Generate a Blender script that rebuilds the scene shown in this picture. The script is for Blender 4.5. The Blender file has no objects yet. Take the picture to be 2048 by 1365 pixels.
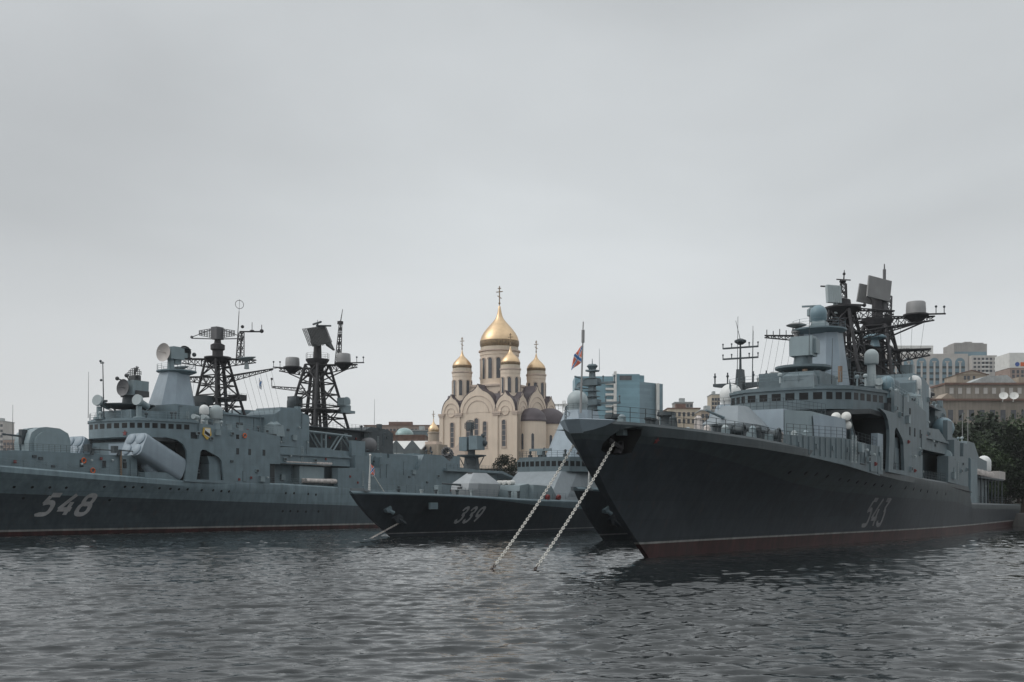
import bpy, bmesh, math, random
import numpy as np
from mathutils import Vector, Matrix
from mathutils.geometry import tessellate_polygon
random.seed(7)
R = math.radians
scn = bpy.context.scene
C = scn.collection

# ---------------------------------------------------------------- camera, sky, sun, exposure
CAM_H, FPX, HORIZ = 4.3, 2200.0, 1010.0
cam = bpy.data.cameras.new('camera'); cam_o = bpy.data.objects.new('camera', cam); C.objects.link(cam_o)
cam_o.location = (0, 0, CAM_H); cam_o.rotation_euler = (R(90), 0, 0)
cam.sensor_width = 36; cam.lens = 36 * FPX / 2048; cam.shift_y = (HORIZ - 682.5) / 2048
cam.clip_start = 0.5; cam.clip_end = 20000
scn.camera = cam_o

SUN_EL, SUN_AZ = R(45), R(262)          # overcast brightness comes from the left, a little behind the viewer
w = bpy.data.worlds.new('World'); scn.world = w; w.use_nodes = True
nt = w.node_tree; nt.nodes.clear()
def N(t, **k):
    n = nt.nodes.new(t)
    for a, b in k.items(): setattr(n, a, b)
    return n
out = N('ShaderNodeOutputWorld')
sky = N('ShaderNodeTexSky', sky_type='NISHITA', sun_disc=False, sun_elevation=SUN_EL, sun_rotation=SUN_AZ)
sky.air_density = 1.0; sky.dust_density = 4.0
hsv = N('ShaderNodeHueSaturation'); hsv.inputs['Saturation'].default_value = 0.25
nt.links.new(sky.outputs[0], hsv.inputs['Color'])
bg1 = N('ShaderNodeBackground'); bg1.inputs[1].default_value = 0.05
nt.links.new(hsv.outputs[0], bg1.inputs[0])
# the cloud deck: soft grey masses, seen along the direction of view
tc = N('ShaderNodeTexCoord'); mp = N('ShaderNodeMapping'); mp.inputs['Scale'].default_value = (1.0, 1.0, 2.4)
mp.inputs['Location'].default_value = (1.3, 0.4, 0.55)
nt.links.new(tc.outputs['Generated'], mp.inputs[0])
n1 = N('ShaderNodeTexNoise'); n1.inputs['Scale'].default_value = 1.7; n1.inputs['Detail'].default_value = 6; n1.inputs['Roughness'].default_value = 0.45
n1.inputs['Distortion'].default_value = 0.35
nt.links.new(mp.outputs[0], n1.inputs['Vector'])
rmp = N('ShaderNodeValToRGB')
rmp.color_ramp.elements[0].position = 0.30; rmp.color_ramp.elements[0].color = (0.44, 0.462, 0.468, 1)
rmp.color_ramp.elements[1].position = 0.66; rmp.color_ramp.elements[1].color = (0.655, 0.69, 0.70, 1)
nt.links.new(n1.outputs['Fac'], rmp.inputs[0])
sp = N('ShaderNodeSeparateXYZ'); nt.links.new(tc.outputs['Generated'], sp.inputs[0])
er = N('ShaderNodeValToRGB')             # clearer, paler strip of sky along the horizon
er.color_ramp.elements[0].position = 0.0; er.color_ramp.elements[0].color = (1, 1, 1, 1)
er.color_ramp.elements[1].position = 0.24; er.color_ramp.elements[1].color = (0, 0, 0, 1)
nt.links.new(sp.outputs['Z'], er.inputs[0])
mx = N('ShaderNodeMix', data_type='RGBA'); mx.inputs['B'].default_value = (0.85, 0.87, 0.885, 1)
nt.links.new(er.outputs[0], mx.inputs['Factor']); nt.links.new(rmp.outputs[0], mx.inputs['A'])
bg2 = N('ShaderNodeBackground'); bg2.inputs[1].default_value = 0.80
# an overcast sky is brightest overhead (above the frame); the upper left is darkened to stand in for lens vignetting
zr = N('ShaderNodeMapRange', interpolation_type='SMOOTHSTEP'); zr.inputs[1].default_value = .42; zr.inputs[2].default_value = .95; zr.inputs[3].default_value = 1.0; zr.inputs[4].default_value = 2.1
nt.links.new(sp.outputs['Z'], zr.inputs[0])
dp = N('ShaderNodeVectorMath', operation='DOT_PRODUCT'); dp.inputs[1].default_value = Vector((-.55, .74, .42)).normalized()
nt.links.new(tc.outputs['Generated'], dp.inputs[0])
dr_ = N('ShaderNodeMapRange', interpolation_type='SMOOTHSTEP'); dr_.inputs[1].default_value = .80; dr_.inputs[2].default_value = 1.0; dr_.inputs[3].default_value = 1.0; dr_.inputs[4].default_value = .80
nt.links.new(dp.outputs['Value'], dr_.inputs[0])
ml = N('ShaderNodeMath', operation='MULTIPLY'); nt.links.new(zr.outputs[0], ml.inputs[0]); nt.links.new(dr_.outputs[0], ml.inputs[1])
vs_ = N('ShaderNodeVectorMath', operation='SCALE'); nt.links.new(mx.outputs['Result'], vs_.inputs[0]); nt.links.new(ml.outputs[0], vs_.inputs['Scale'])
nt.links.new(vs_.outputs[0], bg2.inputs[0])
ad = N('ShaderNodeAddShader')
nt.links.new(bg1.outputs[0], ad.inputs[0]); nt.links.new(bg2.outputs[0], ad.inputs[1]); nt.links.new(ad.outputs[0], out.inputs[0])

sl = bpy.data.lights.new('sun', 'SUN'); sl.energy = 0.55; sl.angle = R(25); sl.color = (1.0, 0.97, 0.93)
so = bpy.data.objects.new('sun', sl); C.objects.link(so)
sdir = Vector((math.sin(SUN_AZ) * math.cos(SUN_EL), math.cos(SUN_AZ) * math.cos(SUN_EL), math.sin(SUN_EL)))
so.rotation_euler = sdir.to_track_quat('Z', 'Y').to_euler()
so.location = sdir * 300
scn.view_settings.view_transform = 'Standard'; scn.view_settings.look = 'None'
scn.view_settings.exposure = 0; scn.view_settings.gamma = 1; scn.view_settings.use_curve_mapping = False
scn.cycles.max_bounces = 6; scn.cycles.diffuse_bounces = 2; scn.cycles.glossy_bounces = 3
scn.cycles.transparent_max_bounces = 6

# ---------------------------------------------------------------- materials
M = {}
def mat(name, col, rough=0.6, metal=0.0, var=0.12, scale=0.6, streak=0.0, bump=0.0, bscale=3.0, spec=0.4, rust=0.0, plates=0.0):
    m = bpy.data.materials.new(name); m.use_nodes = True
    t = m.node_tree; b = t.nodes['Principled BSDF']; L = t.links.new
    b.inputs['Roughness'].default_value = rough; b.inputs['Metallic'].default_value = metal
    b.inputs['Specular IOR Level'].default_value = spec
    c = t.nodes.new('ShaderNodeTexCoord')
    n = t.nodes.new('ShaderNodeTexNoise'); n.inputs['Scale'].default_value = scale; n.inputs['Detail'].default_value = 5
    L(c.outputs['Object'], n.inputs['Vector'])
    mr = t.nodes.new('ShaderNodeMapRange'); mr.inputs[1].default_value = 0.3; mr.inputs[2].default_value = 0.7
    mr.inputs[3].default_value = 1 - var; mr.inputs[4].default_value = 1 + var
    L(n.outputs['Fac'], mr.inputs[0])
    fac = mr.outputs[0]
    if streak:
        mp = t.nodes.new('ShaderNodeMapping'); mp.inputs['Scale'].default_value = (1.6, 1.6, 0.09)
        L(c.outputs['Object'], mp.inputs[0])
        n2 = t.nodes.new('ShaderNodeTexNoise'); n2.inputs['Scale'].default_value = 1.0; n2.inputs['Detail'].default_value = 4
        L(mp.outputs[0], n2.inputs['Vector'])
        m2 = t.nodes.new('ShaderNodeMapRange'); m2.inputs[1].default_value = 0.3; m2.inputs[2].default_value = 0.7
        m2.inputs[3].default_value = 1 - streak; m2.inputs[4].default_value = 1 + streak * .6
        L(n2.outputs['Fac'], m2.inputs[0])
        mu = t.nodes.new('ShaderNodeMath'); mu.operation = 'MULTIPLY'; L(fac, mu.inputs[0]); L(m2.outputs[0], mu.inputs[1]); fac = mu.outputs[0]
    if plates:                                # welded plating: strakes of slightly different paint
        sx = t.nodes.new('ShaderNodeSeparateXYZ'); L(c.outputs['Object'], sx.inputs[0])
        cb = t.nodes.new('ShaderNodeCombineXYZ'); L(sx.outputs[0], cb.inputs[0]); L(sx.outputs[2], cb.inputs[1])
        br = t.nodes.new('ShaderNodeTexBrick'); br.inputs['Scale'].default_value = 1.0
        br.inputs['Brick Width'].default_value = 6.3; br.inputs['Row Height'].default_value = 1.55
        br.inputs['Mortar Size'].default_value = 0.035; br.inputs['Mortar Smooth'].default_value = 0.5
        br.inputs['Color1'].default_value = (1 - plates, 1 - plates, 1 - plates, 1); br.inputs['Color2'].default_value = (1 + plates,) * 3 + (1,)
        br.inputs['Mortar'].default_value = (1 - 2.5 * plates,) * 3 + (1,)
        L(cb.outputs[0], br.inputs['Vector'])
        mu = t.nodes.new('ShaderNodeMath'); mu.operation = 'MULTIPLY'; L(fac, mu.inputs[0]); L(br.outputs['Color'], mu.inputs[1]); fac = mu.outputs[0]
    vm = t.nodes.new('ShaderNodeVectorMath'); vm.operation = 'SCALE'; vm.inputs[0].default_value = col[:3]
    L(fac, vm.inputs['Scale']); colout = vm.outputs[0]
    if rust:
        mp = t.nodes.new('ShaderNodeMapping'); mp.inputs['Scale'].default_value = (0.9, 0.9, 0.16)
        L(c.outputs['Object'], mp.inputs[0])
        n3 = t.nodes.new('ShaderNodeTexNoise'); n3.inputs['Scale'].default_value = 1.3; n3.inputs['Detail'].default_value = 7
        L(mp.outputs[0], n3.inputs['Vector'])
        m3 = t.nodes.new('ShaderNodeMapRange'); m3.inputs[1].default_value = 0.60; m3.inputs[2].default_value = 0.78
        m3.inputs[3].default_value = 0; m3.inputs[4].default_value = rust; L(n3.outputs['Fac'], m3.inputs[0])
        mm = t.nodes.new('ShaderNodeMix'); mm.data_type = 'RGBA'; mm.inputs['B'].default_value = (0.10, 0.055, 0.035, 1)
        L(m3.outputs[0], mm.inputs['Factor']); L(colout, mm.inputs['A']); colout = mm.outputs['Result']
    L(colout, b.inputs['Base Color'])
    if bump:
        nb = t.nodes.new('ShaderNodeTexNoise'); nb.inputs['Scale'].default_value = bscale; nb.inputs['Detail'].default_value = 4
        L(c.outputs['Object'], nb.inputs['Vector'])
        bp = t.nodes.new('ShaderNodeBump'); bp.inputs['Strength'].default_value = bump; bp.inputs['Distance'].default_value = 0.1
        L(nb.outputs['Fac'], bp.inputs['Height']); L(bp.outputs[0], b.inputs['Normal'])
    M[name] = m
    return m
HULLK = dict(rough=0.5, streak=0.20, rust=0.24, plates=0.08, bump=0.3, bscale=0.6)
mat('hull_grey', (0.178, 0.240, 0.268), **HULLK)
mat('hull_dark', (0.064, 0.084, 0.097), **HULLK)
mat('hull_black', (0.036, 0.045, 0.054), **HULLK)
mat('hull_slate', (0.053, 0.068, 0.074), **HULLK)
mat('hull_red', (0.042, 0.012, 0.011), rough=0.5, var=0.4, streak=0.45, rust=0.0)
mat('boot_stripe', (0.27, 0.27, 0.26), rough=0.6, var=0.2, streak=0.25, rust=0.45)
mat('ship_slate', (0.118, 0.156, 0.173), rough=0.55, streak=0.12, rust=0.06, plates=0.02)
mat('ship_grey', (0.150, 0.203, 0.228), rough=0.55, streak=0.10, rust=0.05, plates=0.02)
mat('ship_pale', (0.25, 0.305, 0.35), rough=0.5, streak=0.07, var=0.07)
mat('ship_bluish', (0.21, 0.265, 0.285), rough=0.5, streak=0.07, var=0.07)
mat('gun_pale', (0.30, 0.32, 0.335), rough=0.5, streak=0.07, var=0.06)
mat('stealth_pale', (0.215, 0.245, 0.265), rough=0.5, streak=0.07, var=0.06)
mat('mast_black', (0.032, 0.031, 0.034), rough=0.6, var=0.25, scale=1.5)
mat('mast_grey', (0.055, 0.068, 0.075), rough=0.6, var=0.2)
mat('deck_paint', (0.075, 0.085, 0.085), rough=0.75, var=0.2)
mat('cavity_dark', (0.040, 0.046, 0.050), rough=0.8)  # recess shade put into the colour; also dark doors, windows and vents
mat('antenna_dark', (0.060, 0.064, 0.066), rough=0.6, var=0.2)
mat('antenna_grey', (0.115, 0.115, 0.120), rough=0.6, var=0.15)
mat('dish_tan', (0.42, 0.39, 0.37), rough=0.5, var=0.06)
mat('radome_white', (0.70, 0.71, 0.70), rough=0.45, var=0.05, streak=0.06)
mat('radome_grey', (0.36, 0.41, 0.42), rough=0.45, var=0.06, streak=0.06)
mat('radome_blue', (0.17, 0.25, 0.29), rough=0.45, var=0.06)
mat('drum_grey', (0.27, 0.27, 0.27), rough=0.5, var=0.08, streak=0.05)
mat('white_paint', (0.66, 0.66, 0.63), rough=0.5, var=0.12, streak=0.1)
mat('tube_white', (0.55, 0.50, 0.47), rough=0.5, var=0.3, scale=2.2, rust=0.3)
mat('number_grey', (0.50, 0.50, 0.50), rough=0.6, var=0.15, streak=0.15)
mat('emblem_red', (0.20, 0.05, 0.05), rough=0.6)
mat('number_mid', (0.40, 0.40, 0.41), rough=0.6, var=0.15, streak=0.15)
mat('number_dull', (0.25, 0.25, 0.255), rough=0.6, var=0.2, streak=0.2)
mat('red_paint', (0.26, 0.04, 0.035), rough=0.5)
mat('orange_paint', (0.55, 0.11, 0.03), rough=0.5)
mat('yellow_paint', (0.55, 0.36, 0.06), rough=0.5)
mat('window_glass', (0.014, 0.015, 0.016), rough=0.35, var=0.4, scale=1.2, spec=0.2)
mat('wood_tan', (0.20, 0.14, 0.10), rough=0.7)
mat('rubber_black', (0.012, 0.012, 0.013), rough=0.7)
mat('chain_pale', (0.66, 0.64, 0.59), rough=0.6, var=0.3, scale=2.5, rust=0.2)
mat('roof_rust_chain', (.07, .045, .035), rough=.9, var=.4, scale=4)
mat('flag_red', (0.72, 0.19, 0.12), rough=0.8)
mat('flag_blue', (0.06, 0.20, 0.46), rough=0.8)
mat('flag_white', (0.75, 0.75, 0.75), rough=0.8)

# ---------------------------------------------------------------- geometry helpers
class MB:
    """collects boxes, bars, lathed bodies; build() links them as ONE mesh object"""
    def __init__(s): s.v = []; s.f = []; s.m = []
    def add(s, vs, fs, mi=0):
        o = len(s.v); s.v += [tuple(v) for v in vs]
        for f in fs: s.f.append(tuple(i + o for i in f)); s.m.append(mi)
        return s
    def frus(s, b, t, z0, z1, mi=0):
        v = [(b[0], b[2], z0), (b[1], b[2], z0), (b[1], b[3], z0), (b[0], b[3], z0), (t[0], t[2], z1), (t[1], t[2], z1), (t[1], t[3], z1), (t[0], t[3], z1)]
        return s.add(v, [(3, 2, 1, 0), (4, 5, 6, 7), (0, 1, 5, 4), (1, 2, 6, 5), (2, 3, 7, 6), (3, 0, 4, 7)], mi)
    def box(s, x0, x1, y0, y1, z0, z1, mi=0): return s.frus((x0, x1, y0, y1), (x0, x1, y0, y1), z0, z1, mi)
    def prism(s, pts, ax, a, b, mi=0):
        n = len(pts)
        mk = {'z': lambda p, h: (p[0], p[1], h), 'y': lambda p, h: (p[0], h, p[1]), 'x': lambda p, h: (h, p[0], p[1])}[ax]
        v = [mk(p, a) for p in pts] + [mk(p, b) for p in pts]
        return s.add(v, [tuple(range(n))[::-1], tuple(range(n, 2 * n))] + [(i, (i + 1) % n, n + (i + 1) % n, n + i) for i in range(n)], mi)
    def holed(s, loops, ax, a, b, mi=0):
        """plate with holes: loops[0] outline, others holes"""
        mk = {'y': lambda p, h: (p[0], h, p[1]), 'x': lambda p, h: (h, p[0], p[1]), 'z': lambda p, h: (p[0], p[1], h)}[ax]
        flat = [p for l in loops for p in l]; n = len(flat)
        tri = tessellate_polygon([[Vector((p[0], p[1], 0)) for p in l] for l in loops])
        v = [mk(p, a) for p in flat] + [mk(p, b) for p in flat]
        f = [tuple(t) for t in tri] + [tuple(i + n for i in t[::-1]) for t in tri]
        o = 0
        for l in loops:
            k = len(l)
            f += [(o + i, o + (i + 1) % k, n + o + (i + 1) % k, n + o + i) for i in range(k)]; o += k
        return s.add(v, f, mi)
    def tube(s, p, q, r, r2=None, n=6, mi=0):
        p = Vector(p); q = Vector(q); d = q - p
        if d.length < 1e-6: return s
        r2 = r if r2 is None else r2
        a = d.orthogonal().normalized(); b = d.normalized().cross(a)
        v = []
        for c, rr in ((p, r), (q, r2)):
            for i in range(n):
                t = 2 * math.pi * i / n; v.append(c + a * (rr * math.cos(t)) + b * (rr * math.sin(t)))
        return s.add(v, [tuple(range(n))[::-1], tuple(range(n, 2 * n))] + [(i, (i + 1) % n, n + (i + 1) % n, n + i) for i in range(n)], mi)
    def path(s, pts, r, n=5, mi=0):
        for a, b in zip(pts[:-1], pts[1:]): s.tube(a, b, r, None, n, mi)
        return s
    def ring(s, c, rad, r, ax=(0, 0, 1), n=24, mi=0, k=6):
        ax = Vector(ax).normalized(); a = ax.orthogonal().normalized(); b = ax.cross(a); c = Vector(c); v = []
        for i in range(n):
            t = 2 * math.pi * i / n; rd = a * math.cos(t) + b * math.sin(t)
            for j in range(k):
                u = 2 * math.pi * j / k; v.append(c + rd * (rad + r * math.cos(u)) + ax * (r * math.sin(u)))
        f = [(i * k + j, ((i + 1) % n) * k + j, ((i + 1) % n) * k + (j + 1) % k, i * k + (j + 1) % k) for i in range(n) for j in range(k)]
        return s.add(v, f, mi)
    def lathe(s, prof, c=(0, 0, 0), ax=(0, 0, 1), n=24, mi=0):
        """profile [(radius, height)] turned about ax from c"""
        ax = Vector(ax).normalized(); a = ax.orthogonal().normalized(); b = ax.cross(a); c = Vector(c); v = []
        for r, h in prof:
            for i in range(n):
                t = 2 * math.pi * i / n; v.append(c + ax * h + a * (r * math.cos(t)) + b * (r * math.sin(t)))
        k = len(prof); f = [(j * n + i, j * n + (i + 1) % n, (j + 1) * n + (i + 1) % n, (j + 1) * n + i) for j in range(k - 1) for i in range(n)]
        if prof[0][0] > 1e-4: f.append(tuple(range(n))[::-1])
        if prof[-1][0] > 1e-4: f.append(tuple(range((k - 1) * n, k * n)))
        return s.add(v, f, mi)
    def ball(s, c, r, n=20, m=12, mi=0, sz=1.0):
        return s.lathe([(max(1e-5, r * math.sin(math.pi * i / m)), -r * sz * math.cos(math.pi * i / m)) for i in range(m + 1)], c, (0, 0, 1), n, mi)
    def dome(s, c, r, h, mi=0, n=20):
        """upright capsule radome: cylinder h high with a half ball on it"""
        return s.lathe([(r * .92, 0), (r, h * .15), (r, h)] + [(max(1e-5, r * math.cos(R(a))), h + r * math.sin(R(a))) for a in range(12, 91, 13)], c, (0, 0, 1), n, mi)
    def truss(s, p, q, w0, w1, bays, r=0.08, mi=0, up=(0, 0, 1)):
        """triangular lattice boom from p to q"""
        p = Vector(p); q = Vector(q); d = (q - p).normalized(); u = Vector(up); sd = d.cross(u).normalized(); u = sd.cross(d)
        def sec(t):
            c = p.lerp(q, t); ww = w0 + (w1 - w0) * t
            return [c + sd * ww * .5, c - sd * ww * .5, c - u * ww * .85]
        S = [sec(i / bays) for i in range(bays + 1)]
        for k in range(3): s.tube(S[0][k], S[-1][k], r, None, 5, mi)
        for i in range(bays):
            for k in range(3):
                s.tube(S[i][k], S[i + 1][(k + 1) % 3], r * .6, None, 4, mi); s.tube(S[i][k], S[i][(k + 1) % 3], r * .6, None, 4, mi)
        return s
    def lattice(s, c0, h0, c1, h1, n, r=0.22, rb=0.11, mi=0, cross=True):
        """four legged pyramid mast; c (x,y,z), h (hx,hy) half sizes"""
        def corner(t, k):
            sx, sy = ((-1, -1), (1, -1), (1, 1), (-1, 1))[k]
            return Vector([c0[i] + (c1[i] - c0[i]) * t for i in range(3)]) + Vector((sx * (h0[0] + (h1[0] - h0[0]) * t), sy * (h0[1] + (h1[1] - h0[1]) * t), 0))
        for k in range(4): s.tube(corner(0, k), corner(1, k), r, r * .8, 8, mi)
        ts = [1 - (1 - i / n) ** 1.15 for i in range(n + 1)]
        for i in range(n):
            for k in range(4):
                a, b = corner(ts[i], k), corner(ts[i], (k + 1) % 4); c, d = corner(ts[i + 1], k), corner(ts[i + 1], (k + 1) % 4)
                s.tube(c, d, rb, None, 5, mi)
                m = (c + d) / 2
                if (i % 2 == 0) or not cross: s.tube(a, m, rb, None, 5, mi); s.tube(b, m, rb, None, 5, mi)
                else:
                    m = (a + b) / 2; s.tube(m, c, rb, None, 5, mi); s.tube(m, d, rb, None, 5, mi)
        return s
    def rail(s, pts, h=1.0, gap=1.6, r=0.028, wires=3, mi=0):
        for a, b in zip(pts[:-1], pts[1:]):
            a = Vector(a); b = Vector(b); n = max(1, round((b - a).length / gap)); up = Vector((0, 0, 1))
            for i in range(n + 1):
                p = a.lerp(b, i / n); s.tube(p, p + up * h, r, None, 4, mi)
            for k in range(wires): s.tube(a + up * h * (k + 1) / wires, b + up * h * (k + 1) / wires, r * .7, None, 3, mi)
        return s
    def plate(s, p, q, z0, z1, th, mi=0, off=0.0):
        """upright slab between plan points p and q"""
        dx, dy = q[0] - p[0], q[1] - p[1]; l = math.hypot(dx, dy); nx, ny = -dy / l, dx / l
        a = [(p[0] + nx * off, p[1] + ny * off), (q[0] + nx * off, q[1] + ny * off), (q[0] + nx * (off + th), q[1] + ny * (off + th)), (p[0] + nx * (off + th), p[1] + ny * (off + th))]
        return s.prism(a, 'z', z0, z1, mi)
    def build(s, name, mats, parent=None, sharp=38, loc=None):
        me = bpy.data.meshes.new(name); me.from_pydata(s.v, [], s.f)
        for m in (mats if isinstance(mats, (list, tuple)) else [mats]): me.materials.append(M[m])
        me.polygons.foreach_set('material_index', s.m)
        bm = bmesh.new(); bm.from_mesh(me); bmesh.ops.recalc_face_normals(bm, faces=bm.faces); bm.to_mesh(me); bm.free()
        me.polygons.foreach_set('use_smooth', [True] * len(me.polygons)); me.set_sharp_from_angle(angle=R(sharp)); me.update()
        o = bpy.data.objects.new(name, me); C.objects.link(o)
        if parent: o.parent = parent
        if loc: o.location = loc
        return o
def tag(o, label=None, cat=None, group=None, kind=None):
    for k, v in (('label', label), ('category', cat), ('group', group), ('kind', kind)):
        if v: o[k] = v
    return o
def empty(name, loc=(0, 0, 0), rz=0.0):
    o = bpy.data.objects.new(name, None); C.objects.link(o); o.location = loc; o.rotation_euler = (0, 0, rz); o.empty_display_size = 2
    return o
def copy_of(o, parent, loc, rot=None):
    c = o.copy(); C.objects.link(c); c.parent = parent; c.location = loc
    if rot is not None: c.rotation_euler = rot
    return c
def ip(x, tab): return float(np.interp(x, [t[0] for t in tab], [t[1] for t in tab]))
def at(px, py, Y): return Vector(((px - 1024) / FPX * Y, Y, CAM_H + (HORIZ - py) * Y / FPX))

# painted numerals: strokes in a box 1 wide, 1.6 high
def sq(v): return math.copysign(abs(v) ** .78, v)
def arc(cx, cy, rx, ry, a0, a1, n=12): return [(cx + rx * sq(math.cos(R(a0 + (a1 - a0) * i / n))), cy + ry * sq(math.sin(R(a0 + (a1 - a0) * i / n)))) for i in range(n + 1)]
DIG = {
 '5': [[(1.0, 1.5), (.28, 1.5)], [(.30, 1.42), (.16, .86)], [(.10, .90), (.5, .98)] + arc(.48, .54, .42, .44, 80, -90, 10) + [(.1, .10), (.06, .2)]],
 '4': [[(.72, 1.55), (.05, .48)], [(.02, .46), (1.0, .46)], [(.74, 1.0), (.74, .05)]],
 '8': [arc(.5, 1.17, .34, .33, 0, 360, 20), arc(.5, .48, .42, .40, 0, 360, 22)],
 '3': [[(.08, 1.20), (.16, 1.42), (.38, 1.53), (.64, 1.50), (.82, 1.32), (.80, 1.10), (.62, .94), (.38, .88)], [(.44, .87), (.68, .83), (.87, .64), (.89, .38), (.72, .15), (.45, .05), (.18, .12), (.04, .36)]],
 '#': [[(.1, 1.5), (.9, 1.5), (.48, 1.0)], [(.46, .96)] + arc(.42, .52, .44, .44, 80, -160, 14)],
 '9': [arc(.5, 1.1, .38, .42, 0, 360, 20), [(.90, 1.02), (.82, .6), (.55, .12)]],
}
def numerals(txt, x0, z0, wd, ht, gap, slant, thick, surf):
    """strokes laid on a hull side; surf(x,z) gives the port half breadth"""
    mb = MB(); lift = 0.02
    for di, ch in enumerate(txt):
        for st in DIG[ch]:
            pts = [Vector((p[0] * wd, p[1] / 1.6 * ht)) for p in st]
            ps = []
            for a, b in zip(pts[:-1], pts[1:]):
                n = max(1, int((b - a).length / 0.2)); ps += [a.lerp(b, i / n) for i in range(n)]
            ps.append(pts[-1]); closed = (ps[0] - ps[-1]).length < 1e-3
            L = []; n = len(ps)
            for i, p in enumerate(ps):
                a = ps[i - 1] if i else (ps[-2] if closed else p); b = ps[i + 1] if i < n - 1 else (ps[1] if closed else p)
                d = (b - a).normalized(); nn = Vector((-d.y, d.x)) * thick / 2
                L.append((p + nn, p - nn))
            vs = []
            for a, b in L:
                for q in (a, b):
                    x = x0 + di * (wd + gap) + q.x + slant * q.y; z = z0 + q.y; vs.append((x, -surf(x, z) - lift, z))
            mb.add(vs, [(2 * i, 2 * i + 1, 2 * i + 3, 2 * i + 2) for i in range(n - 1)]); lift += 0.006
    return mb

# ---------------------------------------------------------------- ships (local x runs aft from the bow, y to starboard, z up from the water)
AXIS = math.atan2(.854, .520)
class Hull:
    def __init__(s, L, stem, zd, bd, bw, fl, band, st, bul=0.9):
        s.L, s.stem, s.zd, s.bd, s.bw, s.fl, s.band, s.st, s.bul = L, stem, zd, bd, bw, fl, band, st, bul
    def xs(s, z):
        z0 = s.zd[0][1]; t = min(1, max(-.2, z / z0)); return s.stem * (1 - t) + s.stem * .10 * math.sin(math.pi * max(0, t)) * -1
    def deck(s, x): return ip(x, s.zd)
    def half(s, x, z):
        xs = s.xs(z); k = (x - xs) / (s.L - xs)
        if k < 0: return 0.15
        zd = s.deck(k * s.L); t = max(0.0, z) / (zd - s.bul); t = min(1, t)
        a = ip(k * s.L, s.bw); b = ip(k * s.L, s.bd); p = ip(k * s.L, s.fl)
        return a + (b - a) * t ** p
    def build(s, root, mats, deckmat):
        mb = MB(); st = sorted(set([0, .004, .01, .018, .028] + [round(.04 + .96 * (i / 64) ** 1.15, 5) for i in range(65)] + [x / s.L for x, _ in s.zd[1:]]))
        rows = []
        for k in st:
            x0 = k * s.L; d = s.deck(x0); bn = ip(x0, s.band); top = d - s.bul
            zs = [-1.5, -.4, s.st[0], s.st[1]]
            zs += [s.st[1] + (bn - s.st[1]) * i / 4 for i in (1, 2, 3, 4)]
            zs += [bn + (top - bn) * i / 3 for i in (1, 2, 3)] + [d - .22, d]
            col = []
            for j, z in enumerate(zs):
                xs = s.xs(z); x = xs + k * (s.L - xs); b = s.half(x + 1e-6, z)
                if j == len(zs) - 1: b = max(.1, b - .22)
                col.append((x, b, z))
            rows.append(col)
        n = len(rows[0]); v = []; 
        for sg in (-1, 1):
            for col in rows:
                for x, b, z in col: v.append((x, sg * b, z))
        K = len(rows); off = K * n
        mi = [0, 0, 1] + [2] * 4 + [3] * 3 + [3, 3]
        for i in range(K - 1):
            for j in range(n - 1):
                a = i * n + j; q = (a, a + n, a + n + 1, a + 1)
                mb.f.append(q); mb.m.append(mi[j]); mb.f.append(tuple(off + t for t in q[::-1])); mb.m.append(mi[j])
            a = i * n + n - 1; mb.f.append((a, a + n, off + a + n, off + a)); mb.m.append(4)
        for i in range(K - 1): a = i * n; mb.f.append((a + n, a, off + a, off + a + n)); mb.m.append(0)
        mb.f.append(tuple([j for j in range(0)] or [(K - 1) * n + n - 1, (K - 1) * n, off + (K - 1) * n, off + (K - 1) * n + n - 1])) if False else None
        for j in range(n - 1):                     # stem bar and transom
            a = j; mb.f.append((a, a + 1, off + a + 1, off + a)); mb.m.append(mi[j])
            a = (K - 1) * n + j; mb.f.append((a, a + 1, off + a + 1, off + a)); mb.m.append(mi[j])
        mb.v = v
        return mb.build('hull', mats + [deckmat], root, 30)
    def edge(s, x0, x1, n, ins=.35, side=-1, dz=0.0):
        return [(x, side * (ip(x, s.bd) - ins), s.deck(x) + dz) for x in [x0 + (x1 - x0) * i / n for i in range(n + 1)]]

def portholes(root, h, xz, r=.2):
    base = None
    for x, z in xz:
        y = -h.half(x, z); d = .3
        nx = Vector((x + d, -h.half(x + d, z), z)) - Vector((x - d, -h.half(x - d, z), z)); nz = Vector((x, -h.half(x, z + d), z + d)) - Vector((x, -h.half(x, z - d), z - d))
        nn = nx.cross(nz).normalized()
        if nn.y > 0: nn = -nn
        rot = nn.to_track_quat('Z', 'Y').to_euler()
        if base is None:
            base = MB().lathe([(r, -.05), (r, .02), (r * .75, .035)], n=12).build('porthole', 'rubber_black', root, loc=(x, y, z)); base.rotation_euler = rot
        else: copy_of(base, root, (x, y, z), rot)

def star(mb, c, r, th=.06):
    p = [(c[0] + (r if i % 2 == 0 else r * .40) * math.sin(math.pi * i / 5), c[2] + (r if i % 2 == 0 else r * .40) * math.cos(math.pi * i / 5)) for i in range(10)]
    return mb.prism(p, 'y', c[1] - th, c[1])

def dish(mb, c, ax, rad, depth, mi=0, feed=True):
    """parabolic dish opening along ax"""
    ax = Vector(ax).normalized()
    pr = [(max(1e-4, rad * t), depth * t * t) for t in (0, .25, .5, .75, .9, 1)]
    mb.lathe(pr + [(rad * 1.02, depth + .03), (rad * .9, depth * .81 - .08), (rad * .5, depth * .2 - .1), (1e-4, -.12)], c, ax, 28, mi)
    if feed:
        c = Vector(c); mb.tube(c, c + ax * (depth + rad * .55), rad * .05, rad * .03, 6, mi); mb.ball(c + ax * (depth + rad * .55), rad * .1, 8, 6, mi)

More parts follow.
